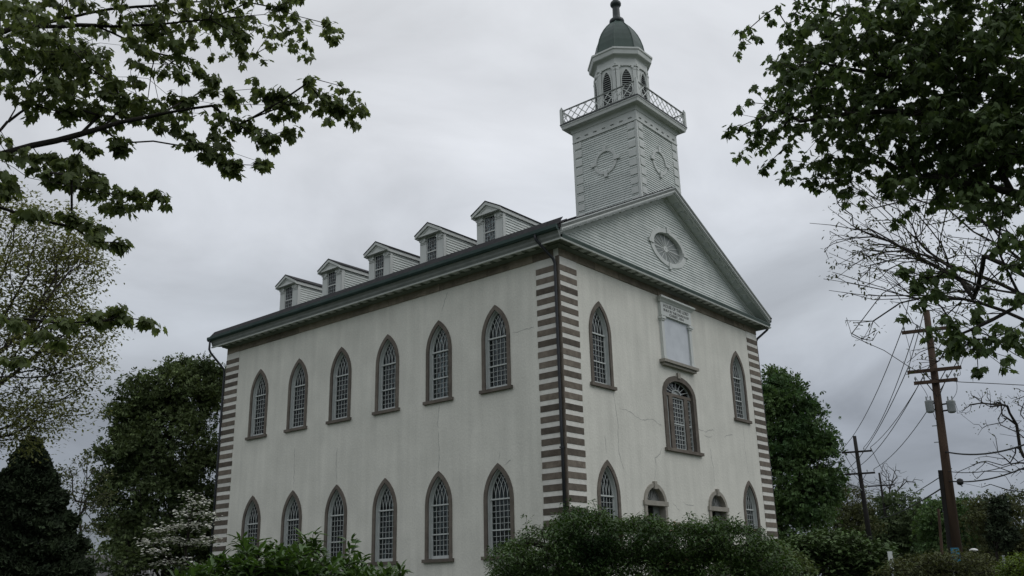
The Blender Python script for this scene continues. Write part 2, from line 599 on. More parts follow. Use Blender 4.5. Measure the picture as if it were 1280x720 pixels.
mid = gothic(0.71, 0.05)
DX = (W / 2 - 2.789, W / 2 + 2.789)
SPD = 3.21
door_path = [(0.80, 0.0)] + [(0.80 * math.cos(PI * i / 12), SPD - 0.0 + 0.80 * math.sin(PI * i / 12)) for i in range(13)] + [(-0.80, 0.0)]
pal_path = ellipse(1.38, 0.83, 8.27 - 5.589, bottom=0.05)
TH = 0.6
ZT = 13.4
side_holes = [hole(mid, Y1 + SP * i, z) for i in range(6) for z in (ZL, ZU)]
front_holes = [hole(mid, x, z) for x in (XA, W - XA) for z in (ZL, ZU)] + [hole(pal_path, W / 2, 5.589)] + [hole(door_path, x, G0 + 0.3) for x in DX]
front_holes = front_holes[:5] + [[(x + c, max(z, G0 + 0.3)) for x, z in door_path] for c in DX]
wall('stucco_wall', [(0, G0), (LN, G0), (LN, ZT), (0, ZT)], side_holes, lambda a, d, z: (d, a, z), TH, church)
wall('stucco_wall', [(TH + .002, G0), (W - TH - .002, G0), (W - TH - .002, ZT), (TH + .002, ZT)], front_holes, lambda a, d, z: (a, d, z), TH, church)
g = MB(); g.box(W - TH, W, 0, LN, G0, ZT); g.build('stucco_wall', M['stucco'], church)
g = MB(); g.box(TH + .002, W - TH - .002, LN - TH, LN, G0, ZT); g.build('stucco_wall', M['stucco'], church)
g = MB(); g.box(TH, W - TH, TH, LN - TH, 5.2, 5.45); g.build('upper_floor', M['floor'], church)
g = MB(); g.box(TH, W - TH, TH, LN - TH, G0, G0 + 0.2); g.build('ground_floor', M['floor'], church)
g = MB(); g.box(TH, W - TH, TH, LN - TH, ZT - 0.2, ZT - 0.02); g.build('ceiling', M['inner'], church)
for z0, z1 in ((G0 + .21, 5.19), (5.46, ZT - .21)):          # unseen dark sheets added behind the windows to make the panes read dark
    MB().box(1.9, 1.95, 1.9, LN - TH, z0, z1).build('dark_backing', M['backing'], church)
    MB().box(1.96, W - TH, 1.9, 1.95, z0, z1).build('dark_backing', M['backing'], church)

# ---- gothic windows
def make_window():
    root = MB().strip(gothic(0.80, 0.14), gothic(0.62, 0.14), -0.045, 0.24).mesh('gothic_window', M['frame_stone'])
    root = bpy.data.objects.new('gothic_window', root)
    COL.objects.link(root)
    MB().box(-0.90, 0.90, -0.13, 0.26, 0, 0.138).build('sill', M['frame_stone'], root, world=False)
    s = MB()
    s.strip(gothic(0.618, 0.15), gothic(0.590, 0.15), 0.02, 0.238)
    s.strip(gothic(0.589, 0.16), gothic(0.535, 0.16), 0.165, 0.235)
    s.box(-0.534, 0.534, 0.15, 0.23, 0.142, 0.275)
    s.box(-0.588, 0.588, 0.135, 0.23, 2.335, 2.395)
    s.box(-0.534, 0.534, 0.145, 0.23, 1.120, 1.172)
    s.build('sash', M['sash'], root, world=False)
    m = MB()
    p = 1.07 / 5
    t = 0.021
    for k in range(1, 5):
        x = -0.535 + p * k
        m.box(x - t / 2, x + t / 2, 0.180, 0.205, 0.27, 2.34)
    for z in (0.485, 0.695, 0.905, 1.41, 1.645, 1.88, 2.115):
        m.box(-0.534, 0.534, 0.182, 0.203, z - t / 2, z + t / 2)
    r = 0.535 + AC
    for sgn in (1, -1):
        for k in range(1, 5):
            pts = []
            for i in range(0, 26):
                a = 0.95 * i / 25
                x, z = (-AC + r * math.cos(a)) - k * p, r * math.sin(a)
                if (x - AC) ** 2 + z * z > r * r or x < -0.55: break
                pts.append((sgn * x, 0.192 + 0.003 * sgn, SPR + 0.03 + z))
            for a_, b_ in zip(pts[:-1], pts[1:]):
                m.bar(a_, b_, 0.026, 0.020, up=(0, 1, 0))
    m.build('glazing_bars', M['bars'], root, world=False)
    gp = gothic(0.60, 0.2)
    MB().prism(gp, 0.212, 0.218).build('glass', M['glass'], root, world=False)
    return root


win = make_window()
spots = [((0, Y1 + SP * i, z), -PI / 2, i, z) for i in range(6) for z in (ZL, ZU)] + [((x, 0, z), 0, 10, z) for x in (XA, W - XA) for z in (ZL, ZU)]
blind_mb = MB().prism(gothic(0.615, 0.2), 0.33, 0.34)
blind_mesh = blind_mb.mesh('blind', M['blind'])
half_blind = MB().box(-0.60, 0.60, 0.33, 0.34, 1.15, 3.0).mesh('blind', M['blind'])
for k, (loc, rz, i, z) in enumerate(spots):
    o = win if k == 0 else copy_tree(win)
    o.location = (loc[0] - W / 2, loc[1] - LN / 2, loc[2] - G0)
    o.rotation_euler = (0, 0, rz)
    o.parent = church
for o in [o for o in church.children if o.name.startswith('gothic_window')]:
    y = o.location.y + LN / 2
    if o.rotation_euler.z == 0 :
        b = bpy.data.objects.new('blind', blind_mesh)
        COL.objects.link(b); b.parent = o
    else:
        i = round((y - Y1) / SP)
        z0, z1 = [(1.15, 3.0), (0.2, 2.3), (1.9, 3.4), None, (0.2, 1.1), (1.4, 3.2)][(i * 5 + (o.location.z > 5) * 2) % 6] or (0, 0)
        if z1:
            g = MB().box(-0.60, 0.60 - .25 * (i % 2), 0.33, 0.34, z0, z1)
            b = g.build('blind', M['dim_blind'], o, world=False)

# ---- cracks and repairs in the stucco
FR = [[(3.47, 7.77), (3.6, 7.11), (3.7, 6.35), (3.62, 5.26), (3.76, 4.81), (3.95, 4.46)], [(3.85, 7.05), (4.38, 7.05), (4.84, 6.96), (5.17, 6.82), (5.61, 6.74), (6.11, 6.84), (6.61, 6.86), (7.01, 6.73), (7.26, 6.71)], [(7.11, 5.67), (6.91, 5.38), (6.46, 5.17), (6.5, 4.82), (6.3, 4.21)], [(10.44, 6.88), (10.92, 6.86), (11.3, 6.82), (11.72, 6.97), (12.13, 6.99)], [(11.08, 6.66), (11.46, 6.6), (11.87, 6.67)], [(13.11, 6.77), (13.66, 6.92), (14.1, 6.97)], [(11.6, 6.08), (11.61, 5.51), (11.76, 5.04), (11.66, 4.28)], [(15.32, 7.56), (15.27, 6.32), (15.34, 5.11)], [(2.69, 5.79), (2.7, 5.42), (2.72, 5.01)], [(7.63, 3.34), (7.94, 3.18), (8.25, 2.93)], [(8.5, 3.38), (9.01, 3.27), (9.56, 3.3)]]
SDC = [[(6.35, 12.77), (6.58, 12.34), (6.73, 11.9)], [(2.6, 10.11), (2.05, 10.12), (1.4, 10.14)], [(6.89, 7.65), (6.95, 7.17), (7.03, 6.83), (6.89, 6.63)], [(6.95, 6.46), (6.9, 5.67), (6.92, 4.81)], [(3.4, 5.21), (3.48, 4.9)], [(3.19, 4.66), (3.03, 4.73), (2.81, 4.83)], [(13.78, 6.51), (13.86, 6.01), (13.86, 5.5), (13.76, 4.86)], [(17.2, 6.89), (17.16, 5.99), (17.1, 4.88)]]
for paths, T in ((FR, lambda a, d, z: (a, d, z)), (SDC, lambda a, d, z: (d, a, z))):
    for path in paths:
        pts = [path[0]]
        for a, b in zip(path[:-1], path[1:]):
            n = max(2, int(math.hypot(b[0] - a[0], b[1] - a[1]) / 0.12))
            for i in range(1, n + 1):
                t = i / n
                j = 0 if i == n else 0.03
                pts.append((a[0] + (b[0] - a[0]) * t + random.uniform(-j, j), a[1] + (b[1] - a[1]) * t + random.uniform(-j, j)))
        g = MB()
        N_ = len(pts)
        vs = []
        for i, (a, z) in enumerate(pts):
            q = pts[min(i + 1, N_ - 1)]
            p_ = pts[max(i - 1, 0)]
            dx, dz = q[0] - p_[0], q[1] - p_[1]
            l = math.hypot(dx, dz) or 1
            wd = 0.014 * (0.45 + random.random()) * (0.3 if i in (0, N_ - 1) else 1)
            vs += [T(a - dz / l * wd, -0.003, z + dx / l * wd), T(a + dz / l * wd, -0.003, z - dx / l * wd)]
        g.add(vs, [(2 * i, 2 * i + 1, 2 * i + 3, 2 * i + 2) for i in range(N_ - 1)])
        g.build('crack', M['crack'], church)

# ---- corner quoins: brown stones and white ones between them
PT = 0.445
top = 12.57
for cx, cy, sx, sy in ((0, 0, 1, 1), (0, LN, 1, -1), (W, 0, -1, 1)):
    k = 0
    while True:
        z1 = top - PT * k
        if z1 - 0.24 < G0: break
        ln = 1.20 + random.uniform(-0.02, 0.025)
        pr = 0.028 + random.uniform(0, 0.006)
        xs = sorted((cx - sx * pr, cx + sx * ln))
        ys = sorted((cy - sy * pr, cy + sy * ln))
        MB().box(*xs, *ys, z1 - 0.245 + random.uniform(-.006, .006), z1).build('quoin_stone', M['stone'], church)
        if k:
            xs = sorted((cx - sx * 0.015, cx + sx * 1.19)); ys = sorted((cy - sy * 0.015, cy + sy * 1.19))
            MB().box(*xs, *ys, z1 + 0.006, z1 + PT - 0.252).build('quoin_stone', M['quoin_white'], church)
        k += 1
    xs = sorted((cx - sx * 0.016, cx + sx * 1.19)); ys = sorted((cy - sy * 0.016, cy + sy * 1.19))
    MB().box(*xs, *ys, top + 0.006, 12.93).build('quoin_stone', M['quoin_white'], church)
MB().box(-0.055, 0.02, -0.036, 0.13, G0, 12.93).build('corner_strip', M['stone'], church)

# ---- frieze of brown stone under the eaves
def course(name, a0, a1, T, z0, z1, lo, hi, m):
    a = a0
    while a < a1 - 0.01:
        l = random.uniform(lo, hi)
        b = min(a + l, a1)
        if a1 - b < lo * 0.5: b = a1
        pr = 0.03 + random.uniform(0, 0.02)
        g = MB()
        p, q = T(a + 0.008, -pr, z0), T(b - 0.008, 0.2, z1)
        g.box(*sorted((p[0], q[0])), *sorted((p[1], q[1])), z0, z1)
        g.build(name, m, church)
        a = b


course('frieze_stone', 0.0, W, lambda a, d, z: (a, d, z), 12.935, 13.27, 0.9, 1.9, M['frieze'])
course('frieze_stone', 0.25, LN, lambda a, d, z: (d, a, z), 12.935, 13.27, 0.9, 1.9, M['frieze'])

# ---- eaves cornice, side and front
OH = 0.70
bed = [(0.0, 13.272), (0.05, 13.272), (0.16, 13.33), (0.24, 13.345), (0.24, 13.40), (0.0, 13.40)]
soff = [(0.0, 13.40), (0.0, 13.46), (0.60, 13.46), (0.60, 13.36), (0.56, 13.36), (0.56, 13.40)]
lip = [(0.60, 13.325), (0.66, 13.325), (0.68, 13.385), (0.60, 13.40)]
crown_side = [(0.60, 13.402), (0.64, 13.402), (0.70, 13.50), (0.72, 13.58), (0.79, 13.68), (0.79, 13.74), (0.60, 13.74)]
gut = [(0.74, 13.70), (0.86, 13.70), (0.93, 13.78), (0.93, 13.92), (0.905, 13.92), (0.90, 13.80), (0.76, 13.76)]
A, B = (0, 0, 0), (0, LN, 0)
O = (-1, 0, 0)
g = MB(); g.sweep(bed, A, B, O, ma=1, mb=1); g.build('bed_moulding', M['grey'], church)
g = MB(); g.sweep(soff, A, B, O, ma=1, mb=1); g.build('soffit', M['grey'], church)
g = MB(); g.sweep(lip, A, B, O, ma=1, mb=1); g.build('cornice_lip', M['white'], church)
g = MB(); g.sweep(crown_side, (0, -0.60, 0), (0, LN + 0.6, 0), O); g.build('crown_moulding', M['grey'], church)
g = MB(); g.sweep(gut, (0, -0.62, 0), (0, LN + 0.75, 0), O); gt = g.build('gutter', M['gutter'], church)
for y in (-0.64, LN + 0.75):
    g = MB(); g.sweep([(0.74, 13.69), (0.87, 13.69), (0.94, 13.78), (0.94, 13.925), (0.74, 13.925)], (0, y, 0), (0, y + 0.02, 0), O)
    c = g.build('end_cap', M['gutter'], gt)
y = 0.35
while y < LN:                                               # mutule blocks under the soffit
    MB().box(-0.54, -0.26, y, y + 0.34, 13.362, 13.399).build('mutule', M['sash'], church)
    y += 0.62
A, B, O = (0, 0, 0), (W, 0, 0), (0, -1, 0)
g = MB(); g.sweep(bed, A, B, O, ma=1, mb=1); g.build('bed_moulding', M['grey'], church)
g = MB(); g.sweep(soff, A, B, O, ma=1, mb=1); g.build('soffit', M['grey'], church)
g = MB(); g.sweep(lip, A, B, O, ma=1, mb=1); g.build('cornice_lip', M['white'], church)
g = MB(); g.sweep([(0.0, 13.462), (0.66, 13.402), (0.70, 13.53), (0.70, 13.56), (0.0, 13.80)], A, B, O, ma=0.85, mb=0.85); g.build('pediment_flashing', M['flash'], church)
x = 0.45
while x < W - 0.4:
    MB().box(x, x + 0.34, -0.54, -0.26, 13.362, 13.399).build('mutule', M['sash'], church)
    x += 0.62
# right-hand and rear eaves
O = (1, 0, 0)
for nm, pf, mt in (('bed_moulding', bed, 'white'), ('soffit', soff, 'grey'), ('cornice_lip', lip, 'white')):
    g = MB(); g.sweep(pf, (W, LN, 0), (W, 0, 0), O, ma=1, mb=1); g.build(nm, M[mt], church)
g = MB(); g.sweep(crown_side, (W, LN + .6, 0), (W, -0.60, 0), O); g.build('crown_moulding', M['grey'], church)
g = MB(); g.sweep(gut, (W, LN + .75, 0), (W, -0.62, 0), O); g.build('gutter', M['gutter'], church)

# ---- roof
SL = (18.79 - 13.92) / 9.8
AN = math.atan(SL)
EX = -0.80


def roof_z(x):
    return 13.92 + (min(x, W - x) + 0.8) * SL


def slope(name, x0, x1, y0, y1, zoff, th, m, parent):
    """slab lying on the roof pitch from x0 to x1"""
    g = MB()
    P = []
    for x in (x0, x1):
        for y in (y0, y1):
            for t in (0, -th):
                P.append((x, y, roof_z(x) + zoff + t))
    g.add(P, [(0, 1, 3, 2), (4, 6, 7, 5), (0, 2, 6, 4), (1, 5, 7, 3), (0, 4, 5, 1), (2, 3, 7, 6)])
    return g.build(name, m, parent)


for sgn in (0, 1):
    rs = slope('roof_slope', -0.80 if not sgn else W + 0.80, 9.0, -0.66, LN + 0.7, -0.02, 0.14, M['shingle'], church)
    n = 34                                                  # shingle courses: thin lapped strips
    for k in range(n):
        xa = -0.84 + 9.84 * k / n
        xb = xa + 9.84 / n + 0.03
        if sgn: xa, xb = W - xa, W - xb
        y0 = -0.70 - random.uniform(0, 0.015)
        g = MB()
        za, zb = roof_z(xa), roof_z(min(max(xb, 0), W) if not sgn else xb)
        g.add([(xa, y0, za + 0.035), (xa, LN + .72, za + 0.035), (xb, LN + .72, zb + 0.004), (xb, y0, zb + 0.004), (xa, y0, za - 0.01), (xa, LN + .72, za - 0.01), (xb, LN + .72, zb - .02), (xb, y0, zb - .02)],
              [(0, 1, 2, 3), (4, 7, 6, 5), (0, 4, 5, 1), (1, 5, 6, 2), (2, 6, 7, 3), (3, 7, 4, 0)])
        g.build('shingle_course', M['shingle'], rs)
MB().box(8.85, 9.15, 3.95, LN + 0.7, 18.76, 18.86).build('ridge_cap', M['shingle'], church)

# ---- pediment: clapboards, raking cornice, round window
ZB, PTC = 13.83, 0.135
OVC, ORX, ORZ = (9.02, 15.66), 1.68, 0.98
holes_ = [[(OVC[0] + 1.45 * math.cos(2 * PI * i / 28), OVC[1] + 0.78 * math.sin(2 * PI * i / 28)) for i in range(28)]]


def rz_in(x): return roof_z(x) - 0.30


g = MB()
z = ZB
while z < 18.35:
    z2 = z + PTC
    xl = (z - 13.92 + 0.2) / SL - 0.8
    xl = max(0.0, xl)
    spans = [(xl, W - xl)]
    if abs(z + PTC / 2 - OVC[1]) < 0.80:
        hx = 1.5 * math.sqrt(max(0, 1 - ((z + PTC / 2 - OVC[1]) / 0.86) ** 2))
        spans = [(xl, OVC[0] - hx), (OVC[0] + hx, W - xl)]
    if xl < W / 2:
        cut = []
        for a, b in spans:
            while b - a > 3.2:
                m_ = a + random.uniform(1.6, 3.0)
                cut.append((a, m_ - .004))
                a = m_ + .004
            cut.append((a, b))
        for a, b in cut:
            zj = z + random.uniform(-.006, .006)
            g.add([(a, -0.042, zj), (b, -0.042, zj), (b, -0.008, z2), (a, -0.008, z2), (a, 0.05, z), (b, 0.05, z), (b, 0.05, z2), (a, 0.05, z2)],
                  [(0, 1, 2, 3), (0, 4, 5, 1), (2, 6, 7, 3), (4, 7, 6, 5), (0, 3, 7, 4), (1, 5, 6, 2)])
    z = z2
tag(g.build('clapboards', M['board'], church), kind='stuff')
ow = MB()
oa = [(OVC[0] + ORX * math.cos(2 * PI * i / 40), OVC[1] + ORZ * math.sin(2 * PI * i / 40)) for i in range(40)]
ob = [(OVC[0] + 1.38 * math.cos(2 * PI * i / 40), OVC[1] + 0.76 * math.sin(2 * PI * i / 40)) for i in range(40)]
ow.strip(oa, ob, -0.075, 0.20, closed=True)
ow = ow.build('round_window', M['white'], church)
for a, b in ((0, 1), (0, -1), (1, 0), (-1, 0)):
    x, z = OVC[0] + a * 1.62, OVC[1] + b * 0.94
    hw_, hh = (0.11, 0.17) if b else (0.21, 0.10)
    MB().box(x - hw_, x + hw_, -0.12, -0.02, z - hh, z + hh).build('keystone', M['white'], ow)
MB().prism(ob, 0.14, 0.16).build('glass', M['louver'], ow)
g = MB()
for i in range(16):
    a = 2 * PI * i / 16
    g.bar((OVC[0] + .1 * math.cos(a), 0.125, OVC[1] + .1 * math.sin(a)), (OVC[0] + 1.38 * math.cos(a), 0.125, OVC[1] + 0.76 * math.sin(a)), 0.05 if i % 4 == 0 else 0.026, 0.022, up=(0, 1, 0))
g.strip([(OVC[0] + .2 * math.cos(2 * PI * i / 12), OVC[1] + .15 * math.sin(2 * PI * i / 12)) for i in range(12)], [(OVC[0] + .03 * math.cos(2 * PI * i / 12), OVC[1] + .03 * math.sin(2 * PI * i / 12)) for i in range(12)], 0.10, 0.135, closed=True)
g.build('glazing_bars', M['white'], ow)
for sgn in (1, -1):                                          # raking cornice
    X_ = (lambda x: x) if sgn == 1 else (lambda x: W - x)
    for nm, lay, m in (('raking_cornice', (-0.70, -0.60, -0.02, -0.27), 'white'), ('raking_cornice', (-0.64, -0.54, -0.272, -0.33), 'white'),
                       ('raking_cornice', (-0.60, 0.0, -0.335, -0.385), 'white'), ('raking_fascia', (-0.12, -0.012, -0.387, -0.52), 'white'),
                       ('raking_fascia', (-0.07, -0.010, -0.522, -0.60), 'white')):
        y0, y1, t0, t1 = lay
        xl = -0.62 if y0 < -0.5 else 0.0
        xlb = xl
        g = MB()
        P = []
        for x in (xl, 9.0):
            for y in (y0, y1):
                for t in (t0, t1):
                    P.append((X_(x), y, roof_z(x) + t))
        g.add(P, [(0, 1, 3, 2), (4, 6, 7, 5), (0, 2, 6, 4), (1, 5, 7, 3), (0, 4, 5, 1), (2, 3, 7, 6)])
        g.build(nm, M[m], church)
    for nm, m, pf in (('raking_lip', 'sash', [(.70, -.03), (.745, -.03), (.745, -.075), (.70, -.085)]), ('raking_lip', 'sash', [(.641, -.272), (.665, -.272), (.665, -.325), (.641, -.33)]),
                      ('crown_moulding', 'grey', [(.701, -.09), (.735, -.09), (.705, -.20), (.701, -.20)])):
        P = []
        for x in (-0.62, 9.0):
            P += [(X_(x), -o_, roof_z(x) + h_) for o_, h_ in pf]
        g = MB()
        g.add(P, [(0, 1, 2, 3), (4, 7, 6, 5)] + [(i, (i + 1) % 4, (i + 1) % 4 + 4, i + 4) for i in range(4)])
        g.build(nm, M[m], church)
    x = 0.9
    while x < 8.6:
        g = MB()
        P = []
        for xx in (x, x + 0.30):
            for y in (-0.50, -0.22):
                for t in (-0.387, -0.425):
                    P.append((X_(xx), y, roof_z(xx) + t))
        g.add(P, [(0, 1, 3, 2), (4, 6, 7, 5), (0, 2, 6, 4), (1, 5, 7, 3), (0, 4, 5, 1), (2, 3, 7, 6)])
        g.build('mutule', M['sash'], church)
        x += 0.56
g = MB(); g.prism([(0.0, ZT), (W, ZT), (W, 13.55), (9, 18.42), (0, 13.55)], 0.215, 0.4); g.build('gable_wall', M['inner'], church)
g = MB(); g.prism([(0.0, ZT), (W, ZT), (W, 13.95), (9, 18.60), (0, 13.95)], LN - 0.3, LN - 0.02); g.build('gable_wall', M['board'], church)

# ---- downspouts
def downspout(pts):
    o = MB().tube(pts, 0.062, n=8).build('downspout', M['pipe'], church, smooth=True)
    z = pts[-2][2] - 1.0
    while z > G0 + 0.4:
        x, y, _ = pts[-1]
        MB().box(x - 0.075, x + 0.075, y - 0.075, y + 0.075, z, z + 0.07).build('bracket', M['pipe'], o)
        z -= 2.6
    return o


downspout([(-0.86, 0.50, 13.74), (-0.86, 0.50, 13.60), (-0.82, 0.48, 13.50), (-0.20, 0.13, 12.78), (-0.125, 0.10, 12.60), (-0.125, 0.10, 12.2), (-0.125, 0.10, 6), (-0.125, 0.10, G0)])
downspout([(-0.86, LN + 0.55, 13.72), (-0.86, LN + 0.55, 13.2), (-0.78, LN + 0.5, 13.0), (-0.10, LN + 0.12, 12.1), (-0.06, LN + 0.10, 11.9), (-0.06, LN + 0.10, 11), (-0.06, LN + 0.10, 6), (-0.06, LN + 0.10, G0)])
downspout([(W + 0.80, -0.45, 13.72), (W + 0.80, -0.45, 13.45), (W + 0.72, -0.40, 13.3), (W + 0.14, -0.02, 12.75), (W + 0.10, 0.05, 12.6), (W + 0.10, 0.05, 12), (W + 0.10, 0.05, 6), (W + 0.10, 0.05, G0)])

# ---- Palladian window over the doors
PW = MB()
PZ = 5.589
o_, i_ = ellipse(1.50, 0.93, 2.681, bottom=0.14), ellipse(1.22, 0.68, 2.681, bottom=0.14)
PW.strip(o_, i_, -0.05, 0.30)
pw = PW.build('arched_window', M['frame_stone'], None)
pw.parent = church
pw.location = (0, -LN / 2, PZ - G0)


def pwp(g, name, m): return g.build(name, m, pw, world=False)


pwp(MB().box(-1.64, 1.68, -0.15, 0.28, 0, 0.138), 'sill', M['frame_stone'])
pwp(MB().box(-0.11, 0.11, -0.10, 0.02, 3.50, 3.76), 'keystone', M['pale_stone'])
pwp(MB().box(-1.22, 1.22, 0.06, 0.26, 2.60, 2.74), 'transom', M['frame_stone'])
for s in (-1, 1):
    pwp(MB().box(s * .69 - .165, s * .69 + .165, 0.06, 0.26, 0.14, 2.598), 'mullion', M['frame_stone'])
    pwp(MB().box(s * .69 - .185, s * .69 + .185, 0.04, 0.262, 0.142, 0.26), 'mullion_base', M['frame_stone'])
g = MB()
zb, zt_ = 0.142, 2.596
for a, b, nx in ((-0.523, 0.523, 4), (-1.20, -0.88, 1), (0.88, 1.20, 1)):
    fwid = 0.07 if nx > 1 else 0.045
    for x in (a, b - fwid): g.box(x, x + fwid, 0.12, 0.20, zb, zt_)
    g.box(a + fwid, b - fwid, 0.12, 0.20, zb, zb + 0.09)
    g.box(a + fwid, b - fwid, 0.12, 0.20, zt_ - 0.07, zt_)
    g.box(a + fwid, b - fwid, 0.11, 0.20, 1.32, 1.39)
    for k in range(1, nx):
        x = a + fwid + (b - a - 2 * fwid) * k / nx
        g.box(x - .016, x + .016, 0.14, 0.17, zb + .09, zt_ - .07)
    for k in range(1, 11):
        z = zb + 0.09 + (zt_ - zb - .16) * k / 11
        if abs(z - 1.355) > .08: g.box(a + fwid, b - fwid, 0.142, 0.168, z - .014, z + .014)
g.strip(ellipse(1.22, .68, 2.742), ellipse(1.14, .61, 2.742), 0.12, 0.20)
g.strip(ellipse(.42, .25, 2.742), ellipse(.36, .20, 2.742), 0.13, 0.18)
for i in range(1, 8):
    a = PI * i / 8
    g.bar((.38 * math.cos(a), 0.155, 2.742 + .22 * math.sin(a)), (1.15 * math.cos(a), 0.155, 2.742 + .62 * math.sin(a)), 0.03, 0.025, up=(0, 1, 0))
pwp(g, 'sash', M['bars'])
pwp(MB().prism(ellipse(1.2, .66, 2.74, bottom=0.2), 0.206, 0.212), 'glass', M['glass'])
pwp(MB().prism([(.36 * math.cos(PI * i / 10), 2.745 + .2 * math.sin(PI * i / 10)) for i in range(11)], 0.195, 0.205), 'sunburst', M['bars'])

# ---- doorways
for n_, cx in enumerate(DX):
    zb = G0 + 0.3
    r1, r2 = 0.90, 0.72
    pa = [(r1, zb)] + [(r1 * math.cos(PI * i / 14), SPD + r1 * 0.94 * math.sin(PI * i / 14)) for i in range(15)] + [(-r1, zb)]
    pb = [(r2, zb)] + [(r2 * math.cos(PI * i / 14), SPD + r2 * 0.94 * math.sin(PI * i / 14)) for i in range(15)] + [(-r2, zb)]
    g = MB(); g.strip([(cx + x, z) for x, z in pa], [(cx + x, z) for x, z in pb], -0.07, 0.30)
    dw = g.build('doorway', M['pale_stone'], church)
    MB().box(cx - 0.10, cx + 0.10, -0.12, 0.0, SPD + 0.60, SPD + 0.93).build('keystone', M['pale_stone'], dw)
    MB().box(cx - 0.96, cx + 0.96, -0.10, 0.18, SPD - 0.10, SPD + 0.10).build('transom', M['pale_stone'], dw)
    MB().prism([(cx + 0.71 * math.cos(PI * i / 14), SPD + 0.10 + 0.60 * math.sin(PI * i / 14)) for i in range(15)], 0.20, 0.22).build('fanlight', M['letter'], dw)
    g = MB()
    g.strip([(cx + .62 * math.cos(PI * i / 12), SPD + .1 + .55 * math.sin(PI * i / 12)) for i in range(13)], [(cx + .58 * math.cos(PI * i / 12), SPD + .1 + .51 * math.sin(PI * i / 12)) for i in range(13)], 0.17, 0.195)
    for i in range(1, 6):
        a = PI * i / 6
        g.bar((cx, 0.18, SPD + .1), (cx + .6 * math.cos(a), 0.18, SPD + .1 + .53 * math.sin(a)), 0.02, 0.02, up=(0, 1, 0))
    g.build('fanlight_bars', M['grey'], dw)
    lf = MB().box(cx + 0.66, cx + 0.71, 0.32, 1.0, zb + 0.02, SPD - 0.12).build('door_leaf', M['grey'], dw)
    lf2 = MB().box(cx + 0.25, cx + 0.715, 0.26, 0.31, zb + 0.02, SPD - 0.12).build('door_leaf', M['grey'], dw)
    MB().box(cx - 1.2, cx + 1.2, -1.1, -0.08, G0, G0 + 0.15).build('step', M['pale_stone'], dw)
    MB().box(cx - 1.0, cx + 1.0, -0.7, -0.08, G0 + 0.152, G0 + 0.3).build('step', M['pale_stone'], dw)

# ---- inscribed tablet between the upper windows
TX = 9.08
tb = MB().box(TX - 1.16, TX + 1.16, -0.05, 0.02, 9.84, 11.96).build('tablet', M['panel'], church)
for s in (-1, 1):
    x = TX + s * 1.28
    MB().box(x - .11, x + .11, -0.14, 0.0, 9.84, 11.70).build('pilaster', M['white'], tb)
    g = MB()
    g.box(x - .15, x + .15, -0.18, 0.0, 11.70, 11.78)
    g.box(x - .19, x + .19, -0.22, 0.0, 11.78, 11.90)
    g.build('capital', M['white'], tb)
    MB().box(x - .15, x + .15, -0.18, 0.0, 9.80, 9.95).build('pilaster_base', M['white'], tb)
MB().box(TX - 1.40, TX + 1.40, -0.16, 0.0, 11.962, 12.62).build('entablature', M['white'], tb)
g = MB()
g.sweep([(0, 12.62), (0.18, 12.62), (0.24, 12.70), (0.34, 12.78), (0.34, 12.86), (0, 12.90)], (TX - 1.40, 0, 0), (TX + 1.40, 0, 0), (0, -1, 0), ma=0.6, mb=0.6)
g.build('tablet_cornice', M['white'], tb)
MB().box(TX - 1.62, TX + 1.55, -0.30, 0.0, 9.66, 9.798).build('shelf', M['pale_stone'], tb)
MB().box(TX - 1.50, TX + 1.45, -0.20, 0.0, 9.54, 9.658).build('shelf', M['pale_stone'], tb)
dg = bpy.context.evaluated_depsgraph_get()
for txt, z, sz in (('HOUSE OF THE LORD', 12.395, 0.215), ('BUILT BY THE CHURCH OF', 12.20, 0.165), ('CHRIST, 1834', 12.03, 0.165)):
    cu = bpy.data.curves.new('inscription', 'FONT')
    cu.body = txt
    cu.size = sz
    cu.extrude = 0.006
    cu.offset = 0.004
    cu.align_x = 'CENTER'
    to_ = bpy.data.objects.new('inscription', cu)
    COL.objects.link(to_)
    bpy.context.view_layer.update()
    me = bpy.data.meshes.new_from_object(to_)
    bpy.data.objects.remove(to_)
    me.materials.clear()
    me.materials.append(M['letter'])
    wd = max(v.co.x for v in me.vertices) - min(v.co.x for v in me.vertices)
    fx = (2.35 if sz > .2 or 'BUILT' in txt else 1.35) / wd
    me.transform(Matrix.Translation((TX, -0.165, z)) @ Matrix.Rotation(PI / 2, 4, 'X') @ Matrix.Diagonal((fx, 1, 1, 1)))
    o = bpy.data.objects.new('inscription', me)
    COL.objects.link(o)
    keep(o, tb)

